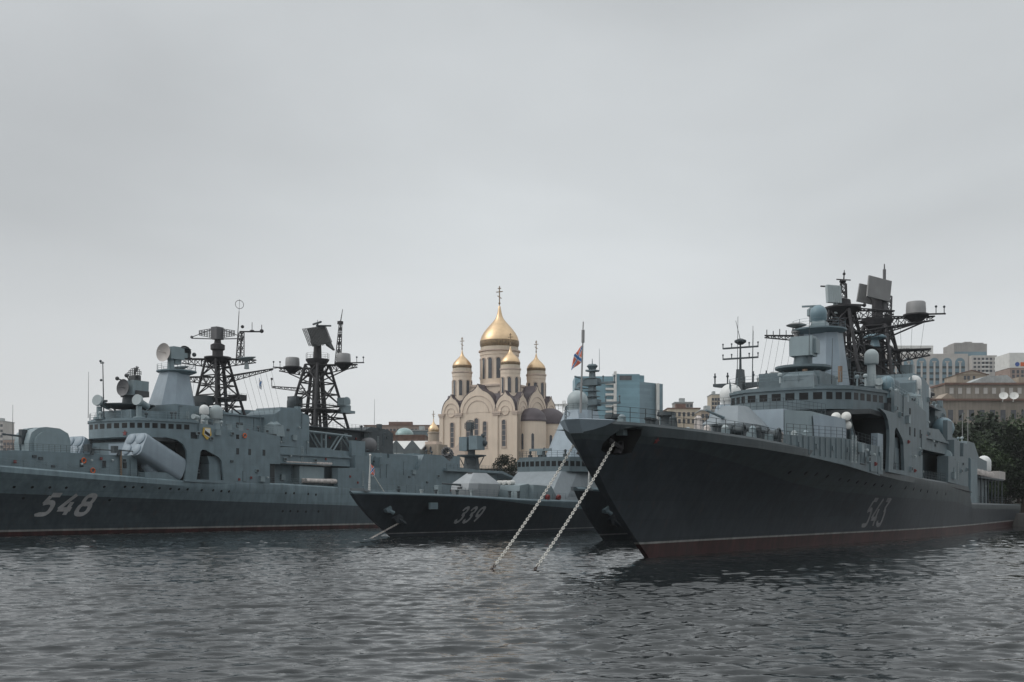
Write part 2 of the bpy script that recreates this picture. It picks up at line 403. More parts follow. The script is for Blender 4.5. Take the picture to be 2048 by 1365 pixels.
ARCH2 = [(58.7, 12.6), (59.1, 12.95), (59.7, 12.95), (62.5, 11.9), (63.1, 11.3), (63.6, 8.25), (57.9, 8.25)]
def clutter(root, A):
    """small wall fittings: doors, vents, lockers, pipes, lamps, hydrants, ladders"""
    rng = random.Random(5 if A else 6); kinds = {}
    def kind(k):
        m = MB()
        if k == 'door': m.box(-.42, .42, -.07, .02, 0, 1.75); m.box(-.34, .34, -.10, -.07, .08, 1.67, 1); return m, ['ship_slate', 'ship_grey']
        if k == 'vent': m.box(-.35, .35, -.28, .02, 0, .55); m.box(-.28, .28, -.30, -.28, .08, .47, 1); return m, ['ship_bluish', 'cavity_dark']
        if k == 'wall_locker': m.box(-.5, .5, -.38, .02, 0, .85); m.box(-.53, .53, -.42, .02, .85, .92); return m, ['ship_bluish']
        if k == 'pipe_run': m.tube((0, -.1, 0), (0, -.1, 2.6), .06); m.tube((0, -.1, 2.6), (.7, -.1, 2.6), .06); m.box(-.1, .1, -.16, .02, 1, 1.12); return m, ['ship_slate']
        if k == 'deck_lamp': m.box(-.05, .05, -.3, .02, .1, .16); m.lathe([(.05, 0), (.16, .05), (.16, .25), (.05, .3)], (0, -.34, -.12), n=8); return m, ['radome_grey']
        if k == 'hydrant': m.box(-.16, .16, -.2, .02, 0, .4); m.tube((0, -.2, .2), (0, -.3, .2), .09, None, 8); return m, ['emblem_red']
        if k == 'ladder':
            for x in (-.2, .2): m.tube((x, -.12, 0), (x, -.12, 2.8), .03, None, 4)
            for q in range(9): m.tube((-.2, -.12, .2 + q * .31), (.2, -.12, .2 + q * .31), .025, None, 4)
            m.box(-.22, .22, -.12, .02, .1, .14); return m, ['radome_grey']
        m.box(-.3, .3, -.16, .02, 0, .35); return m, ['mast_grey']
    Z = [(-9.55, 64.5, 74, 8.1, 12.2, 7), (-9.55, 57.5, 66, 13.6, 15.6, 4), (-9.2, 60, 76, 16.35, 16.4, 5), (-5.6, 67.5, 76.5, 16.4, 17.4, 6), (-8.2, 77, 85, 15, 18, 7), (-8.6, 77, 90, 11.8, 13.6, 6), (-6.4, 77, 90, 8.0, 9.6, 6), (-6.6, 77, 90, 11.5, 12.2, 4), (-8.0, 97, 108, 11.6, 13.4, 4), (-9.58, 93, 107, 7.8, 10.2, 6), (-5.6, 104, 112, 15, 18, 5), (-4.8, 89, 103, 14.5, 17, 6), (-7.8, 109, 118, 7, 10.5, 5), (-7.4, 121, 140, 7, 11, 5), (-7.0, 58.5, 62.5, 8, 10, 3)]
    if A: Z += [(-5.2, 58, 66, 16.4, 18.8, 7), (-6.6, 28, 36, 9.3, 10.8, 4), (-7.2, 37, 47, 9.2, 10.8, 5)]
    else: Z += [(-4.2, 58, 66, 16.4, 16.8, 4), (-9.2, 40, 52, 8.4, 10.2, 7), (-9.25, 52.2, 54, 8, 9, 1)]
    for y, x0, x1, z0, z1, n in Z:
        for i in range(n):
            x = x0 + (x1 - x0) * (i + .2 + .6 * rng.random()) / n; z = z0 + (z1 - z0) * rng.random(); k = rng.choice(['door', 'vent', 'vent', 'wall_locker', 'pipe_run', 'deck_lamp', 'deck_lamp', 'hydrant', 'ladder', 'cable_box', 'cable_box'])
            if k in ('door', 'ladder'): z = z0
            yy = y + (.02 if y not in (-6.6, -7.2) or not A or x > 50 else (7.4 + y) * 0 - .05)
            if k not in kinds: m, ml_ = kind(k); kinds[k] = m.build(k, ml_, root, loc=(x, yy, z))
            else: copy_of(kinds[k], root, (x, yy, z))
    for (x, y, z, hgt) in ((60, -8.8, 16.4, 1.2), (64, -8.6, 16.4, 1.5), (72, -8.9, 16.3, 1.1), (47.5, 0, 17.5, .9), (52, -5, 17.5, .8), (53.5, 3, 17.5, 1.0), (55, -7.2, 17.5, 1.2), (57, -5.8, 17.5, 1.5), (88, -5.6, 18.6, 1.0), (103, -5.6, 18.6, .9), (113, -3, 14.4, 1.2), (126, -5.8, 14.6, .9), (128, -3, 15, 1.0), (136, -3.6, 15, 1.1)):
        MB().tube((x, y, z - .1), (x, y, z + hgt * .7), .12, .1, 8).lathe([(.1, 0), (.26, .08), (.28, .3), (.12, .42)], (x, y, z + hgt * .66), n=10).build('deck_fitting', rng.choice(['ship_bluish', 'mast_grey', 'radome_grey']), root)

def udaloy(kind, root, h):
    A = kind == 'old'
    G = 'ship_grey' if A else 'ship_slate'
    # ---- forward deckhouse and bridge block
    if A:
        mb = MB(); mb.prism([(20, -4.6), (24, -6.2), (48, -7.4), (48, 7.4), (24, 6.2), (20, 4.6)], 'z', 8.6, 11.55)
        mb.prism([(30, -4.3), (33, -5.2), (43.2, -5.4), (43.2, 5.4), (33, 5.2), (30, 4.3)], 'z', 11.55, 11.75)
        mb.build('deckhouse', G, root)
        for x in (38.6, 42.3, 45.8): MB().box(x, x + .55, -7.42 + (46 - x) * .05, -7.05 + (46 - x) * .05, 9.7, 10.7).build('deckhouse_door', 'cavity_dark', root)
    else:
        mb = MB()                                  # raised missile cell house with sloped shields
        mb.frus((36, 47, -4.0, 4.2), (36.9, 47, -3.7, 3.9), 8.8, 13.7)
        mb.build('deckhouse', 'ship_pale', root)
        MB().add([(36.2, -4.05, 8.8), (39.6, -6.0, 8.8), (48, -6.0, 8.8), (48, -4.05, 8.8), (37.0, -3.75, 13.6), (39.9, -5.5, 13.6), (48, -5.5, 13.6), (48, -3.75, 13.6)], [(3, 2, 1, 0), (4, 5, 6, 7), (0, 1, 5, 4), (1, 2, 6, 5), (2, 3, 7, 6), (3, 0, 4, 7)]).build('deckhouse_wing', 'ship_bluish', root)
        mb = MB().add([(39.6, -6.1, 8.8), (42.2, -7.4, 8.6), (47, -7.4, 8.6), (47, -6.1, 8.8), (40.0, -5.7, 13.2), (42.4, -7.1, 13.2), (47, -7.1, 13.2), (47, -5.7, 13.2)], [(3, 2, 1, 0), (4, 5, 6, 7), (0, 1, 5, 4), (1, 2, 6, 5), (2, 3, 7, 6), (3, 0, 4, 7)])
        mb.build('blast_shield', 'ship_pale', root)
        mb = MB(); mb.add([(26.5, -7.2, 9.0), (40, -8.75, 8.2), (53, -9.2, 7.4), (53, -8.95, 7.4), (40, -8.5, 8.2), (26.5, -6.95, 9.0), (26.5, -7.2, 10.5), (40, -8.75, 10.85), (53, -9.2, 10.5), (53, -8.95, 10.5), (40, -8.5, 10.85), (26.5, -6.95, 10.5)], [(0, 1, 7, 6), (1, 2, 8, 7), (2, 3, 9, 8), (3, 4, 10, 9), (4, 5, 11, 10), (5, 0, 6, 11), (6, 7, 10, 11), (7, 8, 9, 10)]); mb.box(49, 53, -9.2, -7.0, 7.8, 10.6); mb.box(52, 54.2, -9.25, -7.4, 7.6, 9.6)
        
        for k in range(20):
            x = 27.5 + k * 1.3; t = (x - 26.5) / 13.5 if x < 40 else 1 + (x - 40) / 13; y = -7.2 - 1.55 * t if t < 1 else -8.75 - .45 * (t - 1); ztop = 10.45 + .3 * min(t, 1) - .3 * max(0, t - 1)
            mb.box(x, x + .08, y - .09, y + .05, 9.0 - .02 * (x - 27), ztop)
            if k % 3 == 1: mb.box(x + .3, x + .9, y - .16, y + .02, 9.5, 9.95)
        mb.build('breakwater_screen', G, root)
        mb = MB().rail([(37.2, -3.6, 13.7), (37.2, 3.8, 13.7)], 1.1, .7); mb.rail([(37.2, -3.6, 13.7), (46, -5.3, 13.7)], 1.1, .9); mb.rail([(27, -7.1, 10.5), (40, -8.6, 10.85), (52, -9.05, 10.5)], 1.0, 1.4); mb.build('railing', 'mast_grey', root)
    # gun
    if A:
        g = MB(); prof = [(34.3, 11.75), (34.2, 13.2), (34.6, 14.5), (35.7, 15.25), (37.0, 15.45), (39.2, 15.35), (40.6, 14.7), (41.0, 13.6), (41.0, 11.75)]
        for a, b, ins in ((-2.15, -1.7, .82), (-1.7, -.55, 1), (-.35, .35, .97), (.55, 1.7, 1), (1.7, 2.15, .82)):
            cx, cz = 37.6, 11.75
            p = [(cx + (x - cx) * (ins if ins < 1 else 1), cz + (z - cz) * ins) for x, z in prof]; g.prism(p, 'y', a, b)
        g.box(34.5, 40.8, -.55, .55, 11.75, 13.2)
        gt = g.build('gun_turret', 'ship_bluish', root, 50)
        b = MB().tube((35, 0, 14.0), (31.6, 0, 14.15), .17, .12, 8); b.tube((31.7, 0, 14.15), (31.2, 0, 14.17), .17, .17, 8); b.box(34.0, 34.9, -.36, .36, 12.9, 15.0); b.build('gun_barrel', 'mast_grey', gt)
        MB().rail([(30, -4.3, 11.75), (33, -5.2, 11.75), (43.2, -5.4, 11.75), (43.2, 5.4, 11.75), (33, 5.2, 11.75), (30, 4.3, 11.75), (30, -4.3, 11.75)], 1.0, .9, wires=4).build('railing', 'mast_grey', root)
    else:
        g = MB()                                   # faceted gunhouse
        bot = [(29.6, -1.7), (32, -2.6), (36, -2.3), (36, 2.3), (32, 2.6), (29.6, 1.7)]; mid = [(29.3, -1.75), (31.9, -2.75), (36.3, -2.45), (36.3, 2.45), (31.9, 2.75), (29.3, 1.75)]; top = [(32.2, -.75), (33.0, -1.1), (34.6, -1.0), (34.6, 1.0), (33.0, 1.1), (32.2, .75)]
        v = [(x, y, 10.2) for x, y in bot] + [(x, y, 11.9) for x, y in mid] + [(x, y, 13.8) for x, y in top]
        g.add(v, [tuple(range(6))[::-1], tuple(range(12, 18))] + [(r * 6 + i, r * 6 + (i + 1) % 6, r * 6 + 6 + (i + 1) % 6, r * 6 + 6 + i) for r in (0, 1) for i in range(6)])
        gt = g.build('gun_turret', 'stealth_pale', root, 20)
        MB().lathe([(2.2, 8.7), (2.2, 10.2)], (33, 0, 0), n=20).build('gun_mount', G, gt)
        b = MB(); b.add([(29.9, -.45, 12.1), (29.9, .45, 12.1), (31.95, .45, 13.55), (31.95, -.45, 13.55), (30.15, -.45, 11.85), (30.15, .45, 11.85), (32.2, .45, 13.3), (32.2, -.45, 13.3)], [(0, 1, 2, 3), (4, 7, 6, 5), (0, 4, 5, 1), (1, 5, 6, 2), (2, 6, 7, 3), (3, 7, 4, 0)])
        b.build('gun_slot', 'mast_grey', gt)
        MB().tube((30.5, 0, 12.5), (25.9, 0, 12.9), .16, .10, 8).build('gun_barrel', 'ship_grey', gt)
    # ---- bridge: faceted plan, windows all round
    plan = [(58.5, -9.2), (57, -9.2), (51, -7.2), (49, -4.6), (48.5, -1.6), (48.5, 1.6), (49, 4.6), (51, 7.2), (57, 9.2), (58.5, 9.2)]
    zb = 0.0 if A else -.35
    if not A: plan = [(x, y * .95) for x, y in plan]
    sh = lambda k, dx=0: [(57 + (x - 57) * k + dx, y * k) for x, y in plan]
    mb = MB(); mb.prism(plan, 'z', 14.55, 17.05 + zb); mb.prism(sh(1.02), 'z', 17.05 + zb, 17.32 + zb); mb.prism(sh(.97), 'z', 17.32 + zb, 17.5 + zb)
    mb.prism([(58, -4.6), (49.5, -4.4), (49.5, 4.4), (58, 4.6)], 'z', 8, 14.55)
    bridge = mb.build('bridge', [G], root, 30)
    nwin = [0, 5, 3, 2, 2, 2, 3, 5, 0]
    for i, k in enumerate(nwin):
        p, q = Vector(plan[i] + (0,)), Vector(plan[i + 1] + (0,))
        for j in range(k):
            a = p.lerp(q, (j + .17) / k); b = p.lerp(q, (j + .83) / k)
            MB().plate((a.x, a.y), (b.x, b.y), 15.95 + zb, 16.72 + zb, .06, 0, -.05 + .0).build('window', 'window_glass', bridge)
    if A:
        so_ = star(MB(), (0, 0, 0), .5).build('star_emblem', 'emblem_red', root); so_.location = (48.82, -4.0, 15.15); so_.rotation_euler = (0, 0, R(-80))
    else:
        mb = MB(); mb.frus((48.6, 52, -3.4, .4), (49.0, 52, -3.2, .2), 16.8, 18.3); mb.frus((49.0, 52, -3.2, .2), (50.0, 52, -2.8, -.2), 18.3, 18.8)
        mb.build('bridge_hood', G, root)
    MB().rail([(57, -9.0, 17.5), (51, -7.0, 17.5), (49.2, -4.5, 17.5), (48.8, -1.6, 17.5), (48.8, 1.6, 17.5), (49.2, 4.5, 17.5), (51, 7.0, 17.5), (57, 9, 17.5)], 1.05, 1.3).build('railing', 'ship_bluish', root)
    # ---- flush side walls with the arched openings
    for sd in (-1, 1):
        outl = [(51.5, 14.55), (54.0, 14.2), (55.2, 13.6), (55.9, 12.6), (56.0, 11.5), (55.5, 7.9), (74.0, 7.5), (74.0, 11.2), (76.5, 11.2), (76.5, 15.9), (70, 16.6), (58.5, 17.05), (58.3, 14.56)]
        mb = MB().holed([outl, ARCH2], 'y', sd * 9.55, sd * 9.2)
        sw = mb.build('side_wall', [G], root, 20)
        if sd < 0:
            for x, z in ((66.6, 13.0), (69.3, 13.0), (72.6, 13.0)):
                MB().box(x - .28, x + .28, -9.6, -9.5, z - .5, z + .5).build('window', 'cavity_dark', sw)
            MB().box(66.3, 66.9, -9.6, -9.5, 15.0, 15.7).build('window', 'rubber_black', sw)
            if A:
                cr = MB().prism([(59.0, 15.3), (59.9, 14.5), (60.8, 15.3), (60.6, 16.4), (59.2, 16.4)], 'y', -9.75, -9.56); cr.build('crest', 'yellow_paint', sw)
                MB().prism([(59.25, 15.35), (60.35, 14.85), (60.5, 16.3), (59.4, 16.3)], 'y', -9.80, -9.76).build('crest_shield', 'white_paint', sw)
                MB().prism([(59.3, 15.5), (60.4, 15.0), (60.4, 15.45), (59.4, 16.0)], 'y', -9.84, -9.805).build('crest_stripe', 'rubber_black', sw)
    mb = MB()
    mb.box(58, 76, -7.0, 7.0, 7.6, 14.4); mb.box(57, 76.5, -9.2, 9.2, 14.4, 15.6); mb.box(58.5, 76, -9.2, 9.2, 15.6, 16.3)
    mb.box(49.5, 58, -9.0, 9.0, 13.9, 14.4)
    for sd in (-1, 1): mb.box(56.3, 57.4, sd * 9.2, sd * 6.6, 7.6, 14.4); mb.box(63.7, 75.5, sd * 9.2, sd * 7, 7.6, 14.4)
    mb.build('superstructure', ['cavity_dark' if not A else 'cavity_dark'], root)
    mb = MB().box(61, 63.5, -9.0, -7.0, 7.8, 10.8); mb.frus((61.2, 63.4, -8.9, -7), (60.6, 63.4, -9.0, -7), 10.8, 12.0); mb.build('equipment_locker', G, root)
    # upper houses
    mb = MB()
    if A: mb.box(57.5, 66.8, -5.2, 5.2, 16.3, 20.2); mb.prism([(66.8, 16.3), (66.8, 20.2), (68.0, 19.6), (77, 19.2), (77, 16.3)], 'y', -5.6, 5.6)
    else: mb.box(57.5, 66.8, -4.2, 4.2, 16.3, 17.7); mb.prism([(66.8, 16.3), (66.8, 18.6), (77, 18.2), (77, 16.3)], 'y', -5.4, 5.4); mb.lathe([(1.3, 16.3), (1.3, 19.0), (1.1, 19.3)], (69, -6.6, 0), n=16)
    mb.box(50.5, 57.5, -3.4, 3.4, 17.3, 18.9); mb.box(70.2, 71.6, -5.75, -5.3, 16.4, 18.1, 1)
    if A: mb.box(67, 77.2, -5.9, 5.9, 19.2, 19.35)
    mb.build('upper_deckhouse', [G, 'cavity_dark'], root)
    MB().rail([(76.3, -9.2, 16.3), (58.6, -9.2, 17.0)], 1.0, 1.5).build('railing', 'ship_bluish', root)
    # ---- forward funnel pair
    mb = MB(); 
    for sd in (-1, 1):
        y0, y1 = (-8.2, -1.2) if sd < 0 else (1.2, 8.2)
        mb.prism([(75.5, 14.4), (76.6, 19.8), (78.2, 20.7), (82.0, 20.9), (85.3, 20.1), (85.3, 14.4)], 'y', y0, y1)
        mb.prism([(78.4, 20.7), (78.8, 21.2), (82.4, 21.3), (84.6, 20.5)], 'y', y0 + .6, y1 - .6)
    mb.box(84.2, 85.0, -6.5, -5.6, 20.2, 21.8)
    mb.build('funnel', ['ship_grey'], root)
    mb = MB().frus((75.6, 78.4, -8.9, -6.4), (75.8, 78.2, -8.7, -6.6), 16.0, 18.0); mb.lathe([(1.3, 18.0), (.8, 18.4), (.3, 18.9), (.05, 21)], (77, -7.6, 0), n=14); mb.build('ventilator', 'ship_bluish', root)
    # ---- mid section: torpedo deck and gallery
    mb = MB(); mb.box(75.5, 108, -6.4, 6.4, 7.4, 11.4); mb.box(76.5, 96, -8.9, 8.9, 12.9, 13.2); mb.prism([(76.5, 11.4), (96, 11.4), (96, 13.2), (90, 14.6), (76.5, 14.2)], 'y', -8.6, -8.3); mb.prism([(76.5, 11.4), (96, 11.4), (96, 13.2), (90, 14.6), (76.5, 14.2)], 'y', 8.3, 8.6)
    mb.box(90, 108, -8.0, 8.0, 11.4, 14.3); mb.box(76.5, 90, -6.6, 6.6, 11.4, 13.0); mb.box(96.5, 100.5, -8.6, -8, 13.2, 16.3)
    mb.build('torpedo_deckhouse', [G], root); clutter(root, A)
    mb = MB()
    for sd in (-1, 1):
        mb.prism([(91.5, 7.4), (108, 7.0), (108, 11.5), (106.6, 13.4), (103.8, 13.4), (103.6, 11.4), (91.5, 11.0)], 'y', sd * 9.58, sd * 8.1)
        mb.prism([(104.0, 11.4), (106.6, 11.4), (106.3, 13.6), (104.0, 13.6)], 'y', sd * 8.4, sd * 6.0)
        mb.box(96.5, 101.2, min(sd * 9.5, sd * 7.8), max(sd * 9.5, sd * 7.8), 11.0, 13.5)
    mb.box(101.2, 106.0, -7.9, 7.9, 13.2, 13.5)
    mb.build('hangar_side', [G], root)
    if A:
        for y0, z, x0, x1 in ((-8.2, 11.75, 79, 91.5), (-7.4, 11.75, 79, 91.5), (-8.95, 8.55, 83.5, 92.6), (-8.1, 8.55, 83.5, 92.6)):
            mb = MB(); mb.lathe([(.40, 0), (.42, .2), (.42, (x1 - x0) * .6), (.40, (x1 - x0) * .62), (.46, (x1 - x0) * .64), (.46, (x1 - x0) * .95), (.3, x1 - x0)], (x0, y0, z), (1, 0, 0), 14); mb.build('torpedo_tube', 'tube_white', root)
        MB().box(83, 89.5, -8.0, -6.5, 7.6, 11.1).build('deck_locker', 'ship_bluish', root)
    MB().rail(h.edge(74.5, 92, 8), 1.0, 1.4).build('railing', 'ship_bluish', root)
    # crane frame
    if A:
        mb = MB(); a = Vector((81.0, -6.8, 14.2)); pts = [(81, 14.0), (86.2, 17.5), (91.4, 17.4), (98.5, 17.2)]
        for y in (-6.9, -5.9):
            mb.path([(x, y, z) for x, z in pts], .17, 6); mb.tube((83, y, 14.2), (86.4, y, 17.5), .14); mb.tube((90.6, y, 14.2), (87.6, y, 17.5), .14); mb.tube((91.2, y, 14.2), (91.2, y, 17.4), .2); mb.tube((93.2, y, 14.2), (96, y, 17.3), .16); mb.tube((99.6, y, 14.2), (96.4, y, 17.3), .16)
        for x, z in pts[1:]: mb.tube((x, -6.9, z), (x, -5.9, z), .14)
        mb.build('crane_jib', 'ship_bluish', root)
    mb = MB().box(88, 105, -4.8, 4.8, 14.3, 18.4); mb.box(86.5, 106, -6.2, 6.2, 18.4, 18.6); mb.prism([(103.6, 14.3), (104, 18.7), (106, 19.5), (111.5, 19.2), (113, 18.6), (113, 14.3)], 'y', -5.6, 5.6); mb.box(108.4, 109.2, -5.8, -5, 19.2, 20.2)
    mb.build('aft_funnel', ['mast_grey' if A else G], root)
    MB().rail([(86.5, -6.1, 18.6), (104, -6.1, 18.6)], 1.0, 1.1).build('railing', 'mast_grey', root)
    # ---- hangar, quarterdeck and the gear on it
    mb = MB(); mb.box(108, 119, -7.8, 7.8, 4.5, 11.3); mb.box(110.5, 120, -6.6, 6.6, 11.3, 14.4)
    mb.prism([(119, 4.5), (119, 11.4), (121, 14.6), (128, 14.6), (133, 12.4), (142, 12.0), (142, 4.5)], 'y', -7.4, 7.4)
    mb.box(122, 139, -4.2, 4.2, 12, 15.0)
    mb.build('hangar', [G], root)
    mb = MB(); mb.lathe([(.9, 13.2), (.7, 14.1)], (103.2, -6.8, 0), n=14); mb.ball((103.4, -6.8, 15.6), 1.6, 20, 14); mb.lathe([(1.6, 0), (1.45, 1.2), (1.0, 1.5)], (103.4, -6.8, 15.6), (.8, .1, .2), 20)
    mb.build('radome', 'antenna_grey' if A else 'radome_blue', root)
    for sy, rx in ((-6.4, 131.0), (6.4, 121.0)) if A else ((6.4, 121.0),):
        mb = MB(); c = Vector((rx, sy, 15.3)); ax = Vector((-.86, -.25 if sy < 0 else -.1, .34)).normalized()
        o1 = ax.orthogonal().normalized(); o2 = ax.cross(o1)
        for i in range(12):
            t = 2 * math.pi * i / 12 + .2; p = c + o1 * (.95 * math.cos(t)) + o2 * (.95 * math.sin(t)); mb.tube(p - ax * 1.1, p + ax * 1.1, .2, .2, 8)
        mb.ring(c, 1.0, .25, ax, 16); mb.tube(c, c - Vector((0, 0, 1.6)), .5, .7, 8); mb.build('rocket_launcher', 'antenna_grey', root)
    # ---- masts
    tower(A, root); foremast(A, root); mainmast(A, root)
    # director on the bridge roof
    if A:
        mb = MB(); mb.lathe([(1.3, 17.4), (1.1, 19.3), (2.6, 19.35), (4.0, 19.8), (4.0, 19.95), (1.0, 20.0), (.9, 21.2), (1.3, 21.4)], (53.2, .5, 0), n=26)
        for i in range(8):
            t = math.pi * i / 4; mb.tube((53.2 + 3.6 * math.cos(t), .5 + 3.6 * math.sin(t), 19.7), (53.2 + 1.4 * math.cos(t), .5 + 1.4 * math.sin(t), 18.0), .08)
        base = mb.build('director_platform', 'mast_grey', root)
        mb = MB(); mb.frus((52.4, 55.4, -1.5, 1.5), (52.4, 55.4, -1.6, 1.6), 21.4, 23.7); mb.box(52.8, 55.2, -1.9, 1.9, 21.2, 22.1, 1)
        mb.box(53.4, 54.6, -.7, .7, 23.7, 24.6, 1)
        dish(mb, (52.1, 0, 22.5), (-.99, -.05, .08), 1.3, .45, 2)
        for k in range(7):
            z_ = 24.9 + (k - 3) * .28; l_ = 1.6 * math.sqrt(max(.05, 1 - ((k - 3) / 3.4) ** 2)); mb.tube((53.9, -l_, z_), (53.9, l_, z_), .06, None, 4, 1)
        for k in range(9): y_ = -1.6 + .4 * k; l_ = .85 * math.sqrt(max(.04, 1 - (y_ / 1.7) ** 2)); mb.tube((53.85, y_, 24.9 - l_), (53.85, y_, 24.9 + l_), .06, None, 4, 1)
        for k in range(5): mb.tube((54.0, .2, 24.6), (53.9 + .2 * k, -1.0 + .5 * k, 25.9 + .12 * (k % 3)), .07, None, 4, 1)
        for (x, y, z) in ((51.4, -1.2, 24.3), (51.6, 1.2, 24.0)): mb.ball((x, y, z), .32, 10, 8, 1); mb.tube((x, y, z), (53.2, 0, 23.3), .1, None, 6, 1)
        mb.build('fire_director', ['ship_bluish', 'antenna_dark', 'antenna_grey'], root)
        for (x, y, z, k) in ((48.6, 1.6, 17.4, 0), (51.3, -4.2, 17.4, .9)):
            mb = MB(); mb.lathe([(.9, 0), (.9, .35), (.45, .45), (.42, 2.0)], (x, y, z), n=14); mb.tube((x - .7, y - .3, z + 2.9), (x + 1.9, y + .3, z + 2.1), .55, .45, 12)
            mb.lathe([(.85, 0), (.85, .45), (.6, .7)], (x - .75, y - .35, z + 2.95), (.95, .25, -.2), 18, 1); mb.build('gun_radar', ['ship_bluish', 'radome_grey'], root)
    else:
        mb = MB(); mb.lathe([(1.5, 17.2), (1.5, 19.0), (2.0, 19.1), (3.1, 19.5), (3.1, 19.75), (1.0, 19.8), (1.0, 21.2)], (53.6, -.7, 0), n=28)
        for i in range(8):
            t = math.pi * i / 4; mb.tube((53.6 + 2.7 * math.cos(t), -.7 + 2.7 * math.sin(t), 19.45), (53.6 + 1.5 * math.cos(t), -.7 + 1.5 * math.sin(t), 18.1), .09)
        base = mb.build('director_platform', G, root)
        mb = MB(); mb.prism([(52.4, 20.9), (52.7, 23.1), (54.4, 23.1), (54.9, 22.5), (54.6, 20.9)], 'y', -2.0, .5); mb.box(53.1, 54.6, -2.3, .75, 21.2, 22.8); mb.build('fire_director', 'ship_bluish', root)
    # small radomes beside the upper house
    for (x, y, z, r, hh, mt) in (((62.2, -6.6, 18.8, 0.78, .8, 'radome_white'), (64.6, -6.8, 18.2, 1.02, 1.3, 'radome_grey')) if A else
                                 ((66.5, -6.7, 17.6, .95, 1.0, 'radome_grey'), (67.5, -4.9, 21.3, .85, 1.0, 'radome_grey'), (78, -7.8, 19.0, .85, 1.0, 'radome_white'), (60.5, -8.3, 17.4, .8, .8, 'radome_blue'))):
        mb = MB().dome((x, y, z), r, hh); mb.tube((x, y, z), (x, y, 16.2), .5, .7, 10); mb.build('radome', mt, root)
    for (x, y) in ((59.6, -7.6), (61.0, -8.2)):
        mb = MB().lathe([(.35, 0), (.35, 1.3), (.5, 1.4)], (x, y, 16.5), n=10); mb.tube((x - .8, y - .2, 18.2), (x + .5, y + .1, 18.1), .42, .36, 12); mb.build('searchlight', 'radome_grey', root)
    # whips
    wl = ((28.5, 3, 11.6, 8.5), (34.5, 6, 11.6, 8.2), (37, 6.2, 11.6, 7.4), (46.5, 1.5, 17.5, 7), (68, -5.4, 20.2, 5), (109, -4, 19.2, 6), (115, -5, 14.4, 7)) if A else ((48.7, 3.5, 17.5, 6), (51.5, 4.5, 17.5, 7.0), (50.2, 5.8, 17.5, 8), (52.3, -1.7, 17.5, 8.4), (52.0, -4.3, 17.5, 5), (57, -5, 17.5, 4))
    for x, y, z, l in wl: MB().tube((x, y, z), (x, y - .1, z + l), .05, .025, 5).build('whip_antenna', 'mast_grey', root)
    if A:
        mb = MB().tube((48.8, .8, 17.4), (48.6, .8, 26.3), .11, .07, 6); mb.tube((48.0, .8, 20.2), (49.4, .8, 20.3), .16); mb.tube((48.2, .8, 26.0), (48.8, .8, 26.1), .1); mb.ball((48.2, .8, 26.3), .2, 8, 6); mb.ball((48.3, .8, 23.4), .2, 8, 6); mb.tube((48.7, .8, 19.8), (50.5, .8, 18.8), .06); mb.build('pole_mast', 'mast_grey', root)
        # quad missile launchers either side of the bridge
        for sd in (-1, 1):
            xf, xr = Vector((48.7, 0, 15.0)), Vector((55.9, 0, 11.6)); d = (xr - xf).normalized(); u = Vector((-d.z, 0, d.x)).normalized()
            if u.z < 0: u = -u
            cy = sd * 7.1; hw, hh, rr = 2.25, 3.7, .8; sec = []
            for k in range(4):
                a0 = (0, 90, 180, 270)[k]; cx, cu = ((1, 1), (-1, 1), (-1, -1), (1, -1))[k]
                sec += [(cx * (hw - rr) + rr * math.cos(R(a0 + t)), -hh / 2 + cu * (hh / 2 - rr) + rr * math.sin(R(a0 + t))) for t in (0, 22, 45, 68, 90)]
            v = []; L = 8.6
            for t in (0, L): v += [xf + d * t + u * b + Vector((0, cy + a, 0)) for a, b in sec]
            n = len(sec); mb = MB().add(v, [tuple(range(n))[::-1], tuple(range(n, 2 * n))] + [(i, (i + 1) % n, n + (i + 1) % n, n + i) for i in range(n)])
            mb.tube(xf + d * 3 + u * -3.6 + Vector((0, cy, 0)), Vector((51.5, cy, 9)), .7, .9, 10); mb.tube(xf + d * 5.5 + u * -3.6 + Vector((0, cy, 0)), Vector((54, cy, 8)), .7, .9, 10)
            ln = mb.build('missile_launcher', 'ship_pale', root, 40)
            for a in (-1.06, 1.06):
                for b in (-.95, -2.75):
                    MB().lathe([(.88, -.05), (.88, .14), (.70, .26), (.3, .32), (1e-4, .33)], xf + u * b + Vector((0, cy + a, 0)), -d, 20).build('tube_lid', 'ship_pale', ln)
        mb = MB().prism([(49, 8), (50, 8), (49.6, 13.6), (48.6, 13.6)], 'y', -4.6, -.5); mb.build('blast_shield', 'ship_pale', root)
        mb = MB().box(48.5, 54.8, -8.9, -5.4, 7.8, 9.2); mb.box(47.0, 48.2, -7.5, -6.5, 8, 11.7); mb.build('deck_locker', G, root)
    else:
        # slanted quad canisters with pale caps
        for sd in (-1, 1):
            ln = None
            for i in range(2):
                for j in range(2):
                    p = Vector((47.2 + .25 * i, sd * 6.6 + (j - .5) * 1.06, 13.45 - .9 * i)); d = Vector((.93, sd * -.12, -.36)).normalized()
                    mb = MB().tube(p, p + d * 6.5, .43, .43, 16)
                    if ln is None:
                        mb.tube(p + d * 2 - Vector((0, 0, 1.6)), (50, sd * 7, 7.9), .25); mb.tube(p + d * 2 + Vector((0, 1.4, -1.6)), (50, sd * 5.8, 7.9), .25); mb.tube(p + d * 2 - Vector((0, 0, 1.6)), (53, sd * 7, 7.9), .2); mb.tube(p + d * 5 - Vector((0, 0, 1.6)), (53, sd * 7, 7.9), .25)
                        ln = mb.build('missile_launcher', 'mast_grey', root)
                    else: mb.build('missile_canister', 'ship_grey', ln)
                    MB().lathe([(.45, .1), (.5, -.02), (.5, -.2), (.34, -.38), (1e-4, -.45)], p, d, 18).build('canister_cap', 'white_paint', ln)
